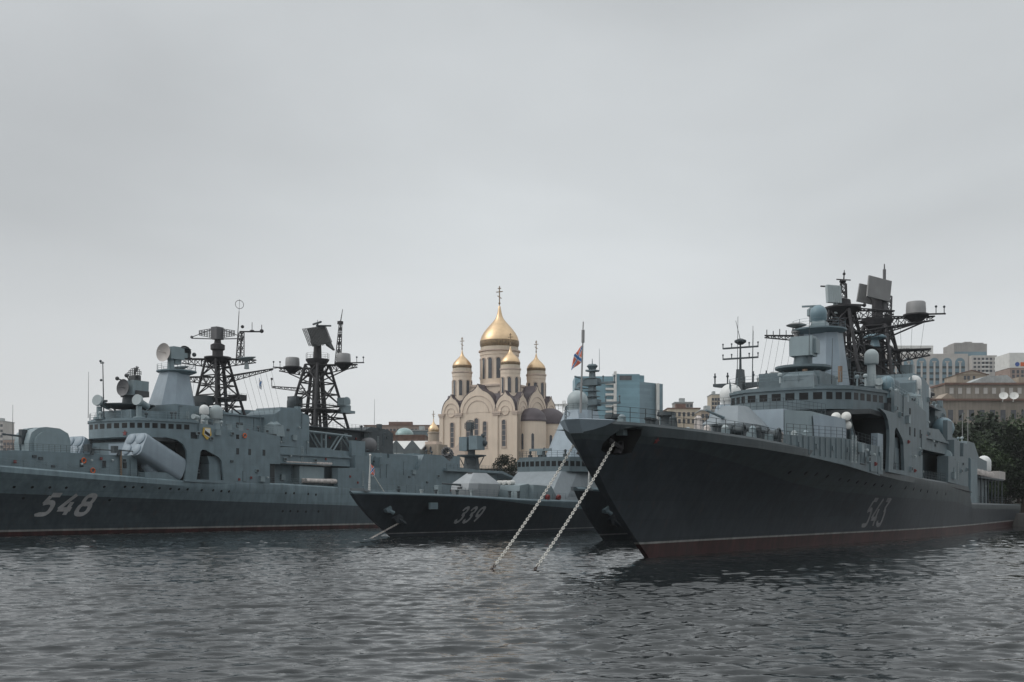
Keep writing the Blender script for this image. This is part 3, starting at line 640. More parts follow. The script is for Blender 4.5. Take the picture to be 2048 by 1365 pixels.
        mb = MB().box(52.5, 54.9, -9.1, -8.4, 7.9, 12.0); mb.build('equipment_locker', 'ship_pale', root)
    # liferaft canisters
    rl = ((70, -9.4, 7.9), (72, -9.4, 7.9)) if A else ()
    for x, y, z in rl: MB().lathe([(.1, 0), (.38, .1), (.4, .7), (.38, 1.3), (.1, 1.4)], (x, y + .3, z + .3), (1, 0, 0), 12).build('raft_canister', G, root)
    portholes(root, h, [(x, 6.7) for x in (29, 31.5, 34, 36.4)] + [(42.1, 6.9), (45.4, 6.95), (46.8, 6.9), (48.3, 6.9), (51.4, 6.8), (53.4, 6.75), (55.0, 6.7), (56.6, 6.7), (59.4, 6.6), (61.7, 6.6), (63.4, 6.5), (65, 6.45), (78, 6.3), (80, 6.3), (83.6, 6.2), (85.6, 6.1), (31.0, 5.2), (44.0, 5.0), (78, 3.2), (79.8, 3.2), (81.6, 3.15), (83.6, 3.1), (86.7, 3.1)] if A else
              [(31, 7.3), (34.5, 7.3), (37, 7.25), (40, 7.1), (43.6, 6.9), (46, 6.8), (48.6, 6.7), (51.2, 6.6), (54.2, 6.5), (57, 6.45), (60, 6.4), (66, 6.3), (70, 6.2), (74, 6.1), (78, 6.0), (84, 5.9), (90, 5.8)], .22)

def tower(A, root):
    """pale eight sided radar tower ahead of the foremast"""
    o = []
    for cx, hx, hy, z in (((61.4, 3.6, 3.0, 20.0), (62.0, 2.1, 1.9, 26.0)) if A else ((62.6, 3.6, 3.2, 17.5), (63.0, 2.3, 2.3, 25.0))):
        c = .55; o.append([(cx - hx, -hy * c, z), (cx - hx * c, -hy, z), (cx + hx * c, -hy, z), (cx + hx, -hy * c, z), (cx + hx, hy * c, z), (cx + hx * c, hy, z), (cx - hx * c, hy, z), (cx - hx, hy * c, z)])
    mb = MB().add(o[0] + o[1], [tuple(range(8, 16))] + [(i, (i + 1) % 8, 8 + (i + 1) % 8, 8 + i) for i in range(8)])
    t = mb.build('radar_tower', 'ship_pale', root, 20)
    z = 26.0 if A else 25.0
    mb = MB().lathe([(2.0, z - .5), (3.2, z), (3.2, z + .18), (0.01, z + .2)], (62.4, 0, 0), n=24); mb.rail([(62.4 + 3.1 * math.cos(R(a)), 3.1 * math.sin(R(a)), z + .18) for a in range(0, 361, 30)], 1.0, 1.5); mb.build('tower_platform', 'ship_grey', t)
    mb = MB()
    if A:
        mb.tube((61.2, 0, z), (61.2, 0, z + 2.2), .62, .5, 12); mb.box(60.4, 63.2, -1.0, 1.0, z + 2.0, z + 3.9); mb.box(63.2, 64.3, -.5, .5, z + 2.5, z + 3.3); mb.box(61.2, 62.8, -.7, .7, z + 3.9, z + 4.1); mb.box(61.6, 62.9, -.6, .6, z + 1.3, z + 2.0)
        h = mb.build('radar_pedestal', 'ship_bluish', t)
        m2 = MB(); dish(m2, (60.0, -.1, z + 2.9), (-.99, -.06, .06), 1.48, .48); m2.build('radar_dish', 'dish_tan', h) if False else m2.build('radar_dish', 'dish_tan', t)
        for yy in (-1.9, 1.9): MB().ring((63.4, yy, z + 1.25), .75, .04, (.3, 1, 0), 20).build('loop_aerial', 'mast_grey', t)
    else:
        mb.frus((61.6, 64.0, -1.1, 1.1), (62.0, 63.6, -.7, .7), z + .2, z + 1.2); mb.box(61.3, 61.7, -1.0, .7, z + .3, z + .8)
        mb.build('radar_pedestal', 'ship_bluish', t)
        b = MB(); b.ball((62.5, .1, z + 2.15), 1.0, 24, 16); b.lathe([(.99, 0), (.96, .7), (.7, .9)], (62.5, .1, z + 2.1), (.5, .1, -.75), 24); b.build('radome', 'radome_blue', t)
        mb = MB().lathe([(.3, z - .9), (.3, z - .3), (.6, z - .25), (.6, z - .05), (.15, z), (.15, z + .35)], (60.6, 2.2, 0), n=14); mb.lathe([(.2, z + .3), (1.15, z + .6), (1.2, z + .68), (.7, z + .88), (.1, z + .9)], (60.6, 2.2, 0), n=24); mb.build('satellite_dish', 'drum_grey', t)
        mb = MB().truss((62.5, 1.6, 24.6), (61.6, 6.4, 24.9), .8, .3, 6, .08)
        for k in range(6): y = 2.4 + k * .75; mb.tube((62.4 - .15 * k, y, 24.7), (62.4 - .15 * k, y, 25.4 + .2 * (k % 2)), .05)
        mb.build('yard', 'mast_black', t)
        wr = MB()
        for k in range(5): wr.tube((61.8, 6.2 - k * .8, 24.6), (59 + .3 * k, 6.6 - k * .7, 17.4), .02, None, 3)
        wr.build('halyard', 'mast_grey', t)

def foremast(A, root):
    cx = 71.6 if A else 73.2
    B = 'mast_black'
    mb = MB().lattice((cx, 0, 19.3), (3.3, 3.0), (cx - .4, 0, 29.0), (1.4, 1.2), 6, .25, .11)
    mb.tube((cx - .2, 0, 19.3), (cx - .2, 0, 29.5), .45, .4, 10); mb.tube((cx + 1.2, -.8, 19.3), (cx + .6, -.4, 29), .3, .3, 8)
    mb.lathe([(1.2, 28.3), (2.3, 29.3), (2.3, 29.5), (.7, 29.6)], (cx - .2, 0, 0), n=14)
    mb.box(cx - 2.9, cx + 3.6, -3.0, 3.0, 22.2, 22.4); mb.box(cx + 2.6, cx + 4.4, -2.2, .4, 22.3, 23.3)
    mb.rail([(cx - 2.9, -3, 22.4), (cx + 3.6, -3, 22.4)], 1.0, 1.2); mb.tube((cx + .2, -3.2, 15.6), (cx + .2, -2.9, 22.4), .12)
    if A:
        mb.lathe([(.9, 29.5), (.9, 30.6), (1.2, 30.8), (1.2, 31.6), (.6, 31.9), (.5, 32.6)], (cx - .2, 0, 0), n=12)
    else: mb.lathe([(1.1, 29.5), (1.0, 30.4), (.5, 30.6)], (cx - .2, 0, 0), n=12); mb.tube((cx - 4.5, -.5, 20), (cx - 1.0, -.3, 29), .42, .35, 8)
    m = mb.build('foremast', B, root)
    zt = 28.6
    # side booms
    mb = MB().truss((cx + .6, -1, 26.2), (cx + 4.9, -7.9, 27.6), 1.3, .22, 8, .085); mb.tube((cx + 4.8, -7.7, 27.5), (cx + 5.5, -9.0, 27.8), .05); mb.build('yard', B, m)
    if A: MB().truss((cx - .4, 1.2, 26.2), (cx - 4.0, 8.6, 26.2), 1.5, .3, 8, .1).build('yard', B, m)
    if A: mb = MB().truss((cx, 1, 29.2), (cx - 3.6, 5.0, 29.2), 1.7, .9, 5, .1); mb.box(cx - 4.2, cx - 2.6, 3.6, 6.4, 29.2, 29.4); mb.build('yard', B, m)
    mb = MB().truss((cx, -1, 29.2), (cx + 3.2, -5.6, 29.0), 1.7, .5, 5, .1); mb.build('yard', B, m)
    if A:
        # forked air search aerial
        mb = MB(); 
        for sd in (-1, 1):
            dirv = Vector((-.55 * sd, .84 * sd, 0)); n = Vector((-.84, -.55, 0))
            for k in range(7):
                r = .4 + k * .42; hh = 1.7 - k * .17
                p = Vector((cx - .3, 0, 33.6)) + dirv * r + n * .25 * k * .3; mb.tube(p + Vector((0, 0, hh * .55)), p - Vector((0, 0, hh * .6)), .07, None, 4)
            for q in (.9, .45, 0, -.45, -.9): mb.tube(Vector((cx - .3, 0, 33.6 + q)), Vector((cx - .3, 0, 33.6 + q * .45)) + dirv * 3.0, .07, None, 4)
            mb.tube(Vector((cx - .3, 0, 34.6)), Vector((cx - .3, 0, 32.9)) + dirv * 4.3, .07); mb.tube(Vector((cx - .3, 0, 32.6)), Vector((cx - .3, 0, 32.7)) + dirv * 4.3, .09); mb.ball(Vector((cx - .3, 0, 32.9)) + dirv * 4.3, .26, 8, 6)
        mb.box(cx - 1.1, cx + .5, -.7, .7, 32.5, 34.6)
        mb.build('air_search_radar', 'antenna_grey', m)
        for (x, y, z, r) in ((cx - 3.0, 5.0, 30.6, .85),):
            mb = MB().box(x - .8, x + .8, y - .6, y + .6, z - 1.2, z - .4); mb.lathe([(1e-3, 0), (.7, .12), (1.1, .4), (.5, .6)], (x, y, z), (.1, -.1, 1), 16); dish(mb, (x + .4, y, z + .2), (-.7, -.3, -.5), 1.0, .4); mb.ball((x + 1.6, y - .6, z - .5), .38, 10, 8); mb.build('satellite_dish', 'mast_grey', m)
        for (x, y, z) in ((cx - 3.0, 6.2, 27.2), (cx + 2.4, -4.2, 28.7)):
            mb = MB().tube((x, y, z - 1.2), (x, y, z), .45, .3, 10); mb.lathe([(.2, 0), (1.6, .62), (1.65, .72), (.3, .9)], (x, y, z), (-.12, .05, 1), 22); mb.build('satellite_dish', 'radome_grey', m)
        # lattice top pole with ring aerial
        mb = MB().lattice((cx + 3.8, -1.2, 29.0), (.55, .45), (cx + 4.2, -1.2, 34.2), (.35, .3), 7, .07, .045); mb.tube((cx + 2.9, -1.2, 28.8), (cx + 3.6, -1.2, 37.8), .13, .06); mb.ring((cx + 3.7, -1.2, 39.0), .0 + .72, .045, (-.5, -.85, 0), 22); mb.tube((cx + 3.6, -1.2, 37.8), (cx + 3.75, -1.2, 39.9), .03)
        mb.tube((cx + 3.7, -1.2, 34.3), (cx + 6.2, -4.0, 34.4), .13); mb.ball((cx + 6.2, -4.0, 34.5), .36, 8, 6); mb.ball((cx + 5.2, -2.7, 34.5), .42, 8, 6, sz=.5); mb.tube((cx + 5.2, -2.7, 34.5), (cx + 5.2, -2.7, 36.0), .06); mb.ball((cx + 4.2, -1.4, 35.2), .3, 8, 6); mb.tube((cx + 6.2, -4, 34.4), (cx + 6.2, -4, 35.6), .07)
        mb.build('topmast', B, m)
        wr = MB()
        for k in range(6): wr.tube((cx + 2.2 + .5 * k, -3.4 - .85 * k, 26.6 + .16 * k), (cx + 4 + .9 * k, -5.4 - .4 * k, 17), .022, None, 3)
        for k in range(6): wr.tube((cx - 1.4 - .4 * k, 3 + .9 * k, 26), (cx - 2 - .5 * k, 3.6 + .5 * k, 20.2), .022, None, 3)
        wr.build('halyard', 'mast_grey', m)
    else:
        mb = MB(); c = Vector((cx - 2.2, .6, 30.9)); f = Vector((-.62, -.78, .08)).normalized(); sdv = Vector((.78, -.62, 0)).normalized(); u = sdv.cross(f) * -1
        if u.z < 0: u = -u
        v = [c + sdv * a * 1.05 + u * b * 1.12 + f * e for e in (.2, -.2) for a, b in ((-1, -1), (1, -1), (1, 1), (-1, 1))]
        mb.add(v, [(0, 1, 2, 3), (7, 6, 5, 4), (0, 4, 5, 1), (1, 5, 6, 2), (2, 6, 7, 3), (3, 7, 4, 0)])
        for k in range(8): a = -1 + 2 * k / 7; mb.tube(c + sdv * a * 1.0 - u * 1.08 + f * .22, c + sdv * a * 1.0 + u * 1.08 + f * .22, .05, None, 4)
        mb.tube((cx - 1.4, .4, 28.6), (cx - 1.9, .5, 30.2), .35, .3, 10); mb.build('air_search_radar', 'radome_grey', m)
        mb = MB().lattice((cx - .1, 0, 29.4), (.45, .45), (cx + .3, 0, 32.6), (.3, .3), 5, .09, .05); mb.tube((cx + .3, 0, 32.5), (cx + .7, 0, 34.4), .12, .05); mb.ball((cx + .3, .1, 32.9), .45, 8, 6, sz=.6); mb.tube((cx - .4, .7, 33.1), (cx + 1.0, -.7, 33.1), .08); mb.tube((cx + .3, .4, 32.2), (cx - 1.6, 2.4, 32.2), .1); mb.tube((cx + .4, -.4, 29.9), (cx + 2.0, -2.2, 29.9), .13); mb.ball((cx + 2.0, -2.2, 29.9), .26, 8, 6); mb.ball((cx + .6, 0, 33.9), .2, 8, 6)
        mb.build('topmast', B, m)
        mb = MB().lathe([(.3, 29.0), (.3, 29.7), (.6, 29.8), (.6, 30.6), (.2, 30.9)], (cx - 3.4, 3.0, -1.6), n=12); mb.prism([(cx - 3.4, 1.9), (cx - 3.1, 1.9), (cx - 3.7, 4.1), (cx - 4.0, 4.1)], 'z', 29.3, 29.5); mb.build('navigation_radar', 'ship_bluish', m)
        wr = MB()
        for k in range(5): wr.tube((cx + 2.6 + .8 * k, -3.6 - 1.3 * k, 27.0 + .16 * k), (cx + 4 + .9 * k, -5.4 - .4 * k, 17), .022, None, 3)
        wr.build('halyard', 'mast_grey', m)
    mb = MB().box(cx - 4.2, cx - 2.7, -1.6, 1.6, 21.0, 22.6); mb.box(cx - 5.2, cx - 4.2, -1.2, 1.2, 20.0, 21.4); mb.build('mast_cabin', 'mast_grey', m)

def mainmast(A, root):
    cx = 96.8 if A else 91.8
    B = 'mast_black'; z0 = 18.5 if A else 18.0; zp = 31.0 if A else 29.6
    mb = MB().lattice((cx, 0, z0), (5.0, 3.6), (cx, 0, zp), (1.7, 1.5), 6, .30, .13)
    mb.tube((cx - 1.1, -.2, z0), (cx - .3, 0, zp), .68, .6, 10); mb.tube((cx + 1.7, -.6, z0), (cx + .6, -.3, zp), .5, .42, 8); mb.tube((cx - 2.2, 1.2, z0), (cx - .8, .6, zp), .35, .3, 8); mb.lathe([(1.0, zp - 1.0), (2.25, zp + .8), (2.25, zp + 1.0), (.8, zp + 1.05), (.72, zp + 4.0)], (cx, 0, 0), n=14)
    mb.box(cx - 4.4, cx + 4.6, -3.8, 3.8, z0 + 3.6, z0 + 3.85); mb.rail([(cx - 4.4, -3.8, z0 + 3.85), (cx + 4.6, -3.8, z0 + 3.85)], 1, 1.1)
    mb.rail([(cx + 2.2 * math.cos(R(a)), 2.2 * math.sin(R(a)), zp + 1) for a in range(0, 361, 40)], 1.1, 2)
    m = mb.build('mainmast', B, root)
    # outrigger platforms with drum radomes
    for sd in (1, -1):
        px_, py_ = (cx - 1.8, 4.7) if sd > 0 else (cx + 1.8, -4.9)
        zz = zp - .3 + (0 if sd > 0 else .5) + (0 if A else 1.4)
        mb = MB().lathe([(.6, zz - 1.2), (1.75, zz - .2), (1.75, zz), (.01, zz + .02)], (px_, py_, 0), n=20); mb.truss((cx, sd * .8, zz - .4), (px_ + (1.4 if sd < 0 else -1.4), py_ * 1.45, zz - .3), 2.0, .6, 7, .11); mb.tube((px_, py_ * 1.3, zz - .1), (px_ + (1.6 if sd < 0 else -1.6), py_ * 1.75, zz), .12); mb.tube((cx, sd, zz - 3.4), (px_, py_ * 1.2, zz - 1.2), .12); mb.build('outrigger', B, m)
        MB().lathe([(1.36, zz + .05), (1.36, zz + .6), (1.3, zz + 1.6), (1.18, zz + 1.75), (.1, zz + 1.8)], (px_, py_, 0), n=24).build('drum_aerial', 'drum_grey', m)
        for (dx, dy) in ((.8, 1.2), (1.6, 1.75)):
            sx_ = px_ + (dx if sd < 0 else -dx); sy_ = py_ * (1.1 + dy * .35); mb = MB().tube((sx_, sy_, zz - .1), (sx_, sy_, zz + .9), .06); mb.ball((sx_, sy_, zz + 1.0), .18, 8, 6); mb.build('sensor_post', 'mast_grey', m)
    # double flat panel search radar
    for k in range(2):
        mb = MB(); f = Vector((-.66, -.72, 0)) if k == 0 else (Vector((.35, -.94, 0)) if A else Vector((.05, .95, 0))); f.normalize(); sdv = Vector((0, 0, 1)).cross(f).normalized(); tilt = .52 if A else .10
        f2 = (f * math.cos(tilt) + Vector((0, 0, tilt))).normalized(); u = f2.cross(sdv).normalized()
        if u.z < 0: u = -u
        hw, hh = (2.25, 2.05) if A else (1.85, 1.55)
        c = Vector((cx, 0, zp + 5.3)) + f * .55 + sdv * (-.1 if k == 0 else 1.6)
        if not A and k == 1: f = Vector((-.75, -.62, 0)).normalized(); sdv = Vector((0, 0, 1)).cross(f).normalized(); f2 = f; u = Vector((0, 0, 1)); c = Vector((cx, 0, zp + 5.1)) - sdv * 1.1 - f * .7
        if A: c = Vector((cx - .9, -.7, zp + 5.4)) if k == 0 else Vector((cx + 2.3, -.3, zp + 5.0))
        if not A:
            rl = R(-10); sdv, u = sdv * math.cos(rl) + u * math.sin(rl), u * math.cos(rl) - sdv * math.sin(rl)
            if k == 1: hw, hh = 1.5, 1.3; c = c + Vector((0, 0, -.4))
        if A:
            rl = R(14 if k == 0 else -14); sdv, u = sdv * math.cos(rl) + u * math.sin(rl), u * math.cos(rl) - sdv * math.sin(rl)
            if k == 1: hw, hh = 1.9, 1.7
            n = 17
            for i in range(n):
                t = -1 + 2 * i / (n - 1); lo = -hh if abs(t) > .25 else -hh * 1.25
                mb.tube(c + sdv * t * hw + u * lo, c + sdv * t * hw + u * hh, .075, None, 4)
            for i in range(14):
                t = -1 + 2 * i / 13; mb.tube(c - sdv * hw + u * t * hh - f2 * .12, c + sdv * hw + u * t * hh - f2 * .12, .06, None, 4)
            x = (.10, .62)
            v = [c + sdv * a * hw + u * b * hh + f2 * e for e in (-.2, -.27) for a, b in ((-.72, -1.1), (.98, -1), (.98, 1), (-.55, 1))]
            mb.add(v, [(0, 1, 2, 3), (7, 6, 5, 4), (0, 4, 5, 1), (1, 5, 6, 2), (2, 6, 7, 3), (3, 7, 4, 0)])
        else:
            v = [c + sdv * a * hw + u * b * hh + f2 * e for e in (.14, -.14) for a, b in ((-1, -1), (1, -1), (1, 1), (-1, 1))]
            mb.add(v, [(0, 1, 2, 3), (7, 6, 5, 4), (0, 4, 5, 1), (1, 5, 6, 2), (2, 6, 7, 3), (3, 7, 4, 0)])
            for i in range(24): b = -1 + 2 * (i + .5) / 24; mb.tube(c - sdv * hw + u * b * hh + f2 * .15, c + sdv * hw + u * b * hh + f2 * .15, .045, None, 4)
        mb.tube(c - f2 * .2, (cx, 0, zp + 4.0), .3, .4, 8)
        mb.build('search_radar_panel', 'antenna_dark' if A else 'drum_grey', m)
    if A:
        mb = MB().tube((cx, 0, zp + 6.5), (cx, 0, zp + 8.0), .2); mb.tube((cx + .6, 1.6, zp + 7.9), (cx - .6, -1.4, zp + 7.95), .2); mb.tube((cx - .2, .2, zp + 7.4), (cx + 1.4, -2.2, zp + 7.4), .16); mb.tube((cx, 0, zp + 8), (cx, 0, zp + 8.5), .05); mb.build('navigation_radar', 'mast_grey', m)
        mb = MB().lattice((cx + 3.1, -2.4, zp + .4), (.42, .42), (cx + 3.9, -2.4, zp + 8.2), (.2, .2), 11, .08, .05); mb.box(cx + 3.4, cx + 4.2, -2.8, -2.0, zp + 8.0, zp + 8.6); mb.tube((cx + 3.8, -2.4, zp + 8.2), (cx + 4.5, -2.4, zp + 11), .13, .06); mb.build('topmast', B, m)
    else:
        mb = MB().lathe([(.4, zp + 2.2), (.35, zp + 5), (.22, zp + 6.6), (.22, zp + 8.2), (.1, zp + 8.3), (.07, zp + 9.0)], (cx + .8, -.8, 0), n=12); mb.lattice((cx + 1.2, -1.2, zp), (.35, .35), (cx + 1.3, -1.4, zp + 4.4), (.3, .3), 6, .07, .05); mb.build('topmast', 'antenna_grey', m)
        mb = MB().tube((cx - 4, -.6, zp - 3.4), (cx - 4, -.6, zp - 2.4), .7, .5, 12); mb.lathe([(.2, 0), (1.5, .3), (1.55, .5), (1.0, .8), (.1, .85)], (cx - 4, -.6, zp - 2.5), (0, 0, 1), 24); mb.build('satellite_dish', 'radome_blue', m)
        mb = MB().truss((cx - 1, 1.0, zp - 3.6), (cx - 8, 4.4, zp - 3.4), 2.2, 1.6, 6, .12); mb.box(cx - 8, cx - 1, -.6, 3.0, zp - 3.6, zp - 3.4); mb.build('catwalk', B, m)
        mb = MB().truss((cx + 1, -1, zp - 3.4), (cx + 3.8, -6.4, zp - 3.2), 2.2, 1.0, 6, .12); mb.build('catwalk', B, m)
    # gun control radars and domes on the lower platform
    zl = z0 + 3.85
    mb = MB().box(cx + 2.3, cx + 5.6, -4.6, -2.0, zl - .5, zl); mb.lathe([(1.1, zl), (1.15, zl + .9), (.9, zl + 1.2)], (cx + 4, -3.4, 0), n=16); mb.box(cx + 2.6, cx + 4.0, -4.3, -2.6, zl + .9, zl + 2.4); mb.lathe([(.75, 0), (.75, .8), (.55, 1.2), (.2, 1.4)], (cx + 4.5, -3.4, zl + 1.3), (0, 0, 1), 14); mb.build('gun_radar', 'ship_bluish', m)
    mb = MB().box(cx - 5.4, cx - 2.4, 1.2, 4.2, zl - .5, zl); mb.dome((cx - 4, 2.6, zl), 1.1, 1.3); mb.box(cx - 4.4, cx - 2.6, 1.4, 3.6, zl + .3, zl + 2.4); mb.build('gun_radar', 'mast_grey', m)
    if A:
        mb = MB().tube((85.5, 0, 20.6), (cx - 4.6, 1.5, 20.4), .35, .25, 8); mb.ball((cx - 6, 1.6, 20.8), .85, 14, 10, sz=.8); mb.box(cx - 8, cx - 4, .4, 3, 19.7, 20.0); mb.build('gangway', 'ship_grey', m)
        mb = MB().truss((cx - 2.6, 1, 26.3), (cx - 5, 7, 26.8), .8, .3, 5, .08); mb.tube((cx - 5, 7, 26.8), (cx - 5, 7, 28.4), .08); mb.ball((cx - 5, 7, 28.2), .24, 8, 6); mb.build('yard', B, m)
    else:
        mb = MB().box(cx - 2, cx + 6, -6.6, -3, 18.2, 18.5); mb.build('mast_platform', B, m)
        for (x, y, z, r) in ((cx + 4.5, -5.4, 19.5, .95),):
            mb = MB().dome((x, y, z), r, 1.1); mb.tube((x, y, z), (x, y, 18.3), .2, .3, 8); mb.build('radome', 'radome_white', m)
        mb = MB().lathe([(.9, 20.2), (.9, 20.5), (.5, 20.7)], (cx + 8.0, -5.4, 0), n=12); mb.tube((cx + 8, -5.4, 18.3), (cx + 8, -5.4, 20.3), .25); mb.build('sensor_post', 'mast_black', m)

DESTROYER = dict(L=163, stem=11.6,
    bd=[(0, .5), (2, 2.0), (5, 3.4), (12, 5.3), (20, 6.6), (28, 7.6), (45, 8.9), (65, 9.6), (120, 9.6), (150, 8.9), (163, 8.2)],
    bw=[(0, .2), (10, 1.0), (25, 2.7), (45, 5.1), (65, 7.5), (85, 8.9), (110, 9.3), (140, 8.8), (163, 7.4)],
    fl=[(0, 1.7), (20, 2.3), (45, 2.1), (70, 1.5), (100, 1), (163, 1)])
def flag_cloth(name, pole, top, h, wdt, dirv, parent=None, pattern='jack', droop=.75, phase=0.0):
    """limp cloth hanging from a staff: grid with folds, colours by face in cloth coordinates"""
    n, m = 30, 22; v = []; f = []; mi = []
    for i in range(n + 1):
        a = i / n
        for j in range(m + 1):
            b = j / m
            out_ = wdt * (a * (1 - droop) + .0); dz = -a * wdt * droop * .75
            fold = .16 * h * math.sin(a * 7.5 + b * 2.2 + phase) * a ** .6
            p = Vector(top) + Vector(dirv) * (out_ * (0.75 + .25 * b)) + Vector((-dirv[1], dirv[0], 0)) * fold + Vector((0, 0, -b * h * (1 - .12 * a) + dz))
            v.append(p)
    for i in range(n):
        for j in range(m):
            f.append((i * (m + 1) + j, (i + 1) * (m + 1) + j, (i + 1) * (m + 1) + j + 1, i * (m + 1) + j + 1))
            a, b = (i + .5) / n, (j + .5) / m
            d = min(abs(a - b), abs(a + b - 1))
            if pattern == 'jack': k = 1 if d < .09 else (2 if d < .15 else 0)
            elif pattern == 'cross': k = 1 if d < .12 else 2
            else: k = 0
            mi.append(k)
    mb = MB(); mb.v = [tuple(p) for p in v]; mb.f = f; mb.m = mi
    o = mb.build(name, ['flag_red', 'flag_blue', 'flag_white'], parent, 60)
    sm = o.modifiers.new('cloth', 'SOLIDIFY'); sm.thickness = .015
    return o

# ---------------------------------------------------------------- 548, the destroyer lying broadside on the left
O548 = (-87.4, 126.9, 0); S548 = empty('warship', O548, AXIS)
tag(S548, 'long grey destroyer numbered 548, nearly broadside, with two black lattice masts', 'warship')
H548 = Hull(zd=[(0, 10.6), (10, 10.2), (20, 9.75), (26, 9.5), (40, 8.75), (55, 8.05), (76, 7.95), (93, 7.5), (107.5, 7.3), (109.5, 4.7), (163, 4.5)],
            band=[(0, 6.6), (26, 5.8), (60, 4.9), (95, 4.1), (163, 3.4)], st=(.55, .82), **{**DESTROYER, 'fl': [(0, 1.4), (20, 1.6), (45, 1.5), (70, 1.2), (100, 1), (163, 1)]})
H548.build(S548, ['hull_red', 'boot_stripe', 'hull_dark', 'hull_grey'], 'deck_paint')
udaloy('old', S548, H548)
numerals('548', 33.6, 2.75, 1.98, 3.1, .85, .22, .62, H548.half).build('hull_number', 'number_grey', S548)
MB().rail(H548.edge(18, 54, 22), 1.05, 1.7).build('railing', 'ship_bluish', S548)
MB().tube((45.2, -7.6, 8.5), (45.2, -7.5, 12.3), .16, None, 8).build('boat_boom', 'wood_tan', S548)
mb = MB()
for x, s in ((40.2, 1), (44.8, 1)): mb.tube((x, -7.45, 11.5), (x + .2, -7.5, 12.2), .3, .2, 8); mb.tube((x, -7.6, 12.3), (x + 3.2, -7.9, 13.1 - s * .9), .12, .08, 6); mb.box(x - .9, x - .2, -7.7, -6.9, 11.9, 12.9)
mb.build('machine_gun', 'mast_grey', S548)
mb = MB().tube((41.6, 5.6, 11.6), (41.6, 5.6, 14.2), .08); mb.ring((40.8, 5.6, 14.6), .45, .06, (0, 0, 1), 12); mb.tube((40.8, 5.6, 13.5), (40.8, 5.6, 15.4), .06); mb.tube((40.8, 5.6, 13.4), (42.3, 5.6, 13.0), .09); mb.build('signal_lamp', 'mast_grey', S548)
for (x, z, y) in ((39.2, 10.6, -7.05), (40.6, 9.2, -7.2), (68.0, 15.6, -9.75), (76.2, 10.3, -6.55)):
    o = MB().ring((0, 0, 0), .34, .10, (0, 1, 0), 20, 0, 8).build('lifebuoy', 'orange_paint'); a = S548.matrix_basis
    o.matrix_world = Matrix.Translation(O548) @ Matrix.Rotation(AXIS, 4, 'Z') @ Matrix.Translation((x, y, z))
    lab = {39.2: 'orange lifebuoy on the grey deckhouse wall above the painted 548', 40.6: 'orange lifebuoy hung low beside the boat boom, right of the other one on the deckhouse', 68.0: 'orange lifebuoy high on the flush side wall of 548 between its arch and funnel', 76.2: 'red lifebuoy in the shaded torpedo recess of the destroyer 548'}[x]
    tag(o, lab, 'lifebuoy', 'lifebuoys on the destroyer 548')
def world(S, O, p, ang=AXIS): return Vector(O) + Matrix.Rotation(ang, 3, 'Z') @ Vector(p)
fl = flag_cloth('pennant', None, world(S548, O548, (75.1, -6.0, 26.0)), 1.7, 1.3, (.95, -.2, 0), None, 'cross', .62, .4)
tag(fl, 'small blue and white pennant hanging limp under the foremast yard of 548', 'pennant')

# ---------------------------------------------------------------- 543, the destroyer bow on at the right
O543 = (4.2, 78.0, 0); S543 = empty('warship', O543, AXIS)
tag(S543, 'dark destroyer numbered 543 seen from its high bow, red below the waterline', 'warship')
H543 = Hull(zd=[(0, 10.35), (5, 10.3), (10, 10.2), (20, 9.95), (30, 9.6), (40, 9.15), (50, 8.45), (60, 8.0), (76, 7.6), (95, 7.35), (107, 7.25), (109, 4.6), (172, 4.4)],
            band=[(0, 9.0), (10, 8.6), (20, 7.6), (30, 6.4), (40, 5.7), (60, 5.2), (96, 4.7), (112, 3.7), (163, 3.2)], st=(1.15, 1.31), **{**DESTROYER, 'stem': 13.0, 'L': 172, 'bd': DESTROYER['bd'][:-2] + [(150, 9.5), (172, 9.4)], 'bw': DESTROYER['bw'][:-1] + [(172, 8.2)]})  # dark band drawn up towards the bow to paint in the shade under the flare
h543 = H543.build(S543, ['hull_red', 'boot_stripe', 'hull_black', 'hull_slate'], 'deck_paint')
udaloy('new', S543, H543)
numerals('54#', 58.0, 1.75, 1.65, 3.3, .5, -.30, .48, H543.half).build('hull_number', 'number_dull', S543)
MB().rail(H543.edge(1.2, 54, 36), 1.1, 1.5).build('railing', 'mast_grey', S543)
MB().rail(H543.edge(1.2, 40, 26, side=1), 1.1, 1.5).build('railing', 'mast_grey', S543)
MB().rail(H543.edge(54, 107, 30), 1.1, 1.5).build('railing', 'mast_grey', S543)
# pale stem plate at the very tip, chocks and winches on the foredeck
mb = MB(); z = H543.deck(0); v = []; xs_l = [0.0, .15, .4, .8, 1.3, 1.9, 2.5]
for sd in (-1, 1):
    for x in xs_l:
        dr = .95 * (1 - (x / 2.6) ** 2)
        for t in (0, .5, 1): zq = z + .02 - dr * t; v.append((max(x, H543.xs(zq) + .01) - .03, sd * (H543.half(max(x, H543.xs(zq) + .01), zq) + .04), zq))
        v.append((x + .05, sd * max(.05, H543.half(x, z) - .35), z + .10))
m_ = len(xs_l)
for s_i in (0, 1):
    for i in range(m_ - 1):
        o_ = s_i * m_ * 4 + i * 4; mb.f += [(o_, o_ + 4, o_ + 5, o_ + 1), (o_ + 1, o_ + 5, o_ + 6, o_ + 2), (o_ + 3, o_ + 7, o_ + 4, o_)]
o_ = m_ * 4; mb.f += [(0, 1, o_ + 1, o_), (1, 2, o_ + 2, o_ + 1), (3, 0, o_, o_ + 3)]; mb.v = v; mb.m = [0] * len(mb.f); mb.build('stem_plate', 'ship_pale', S543, 50)
MB().frus((.2, 1.6, -.5, .5), (.5, 1.4, -.3, .3), z - .1, z + .5).build('bow_chock', 'ship_pale', S543)
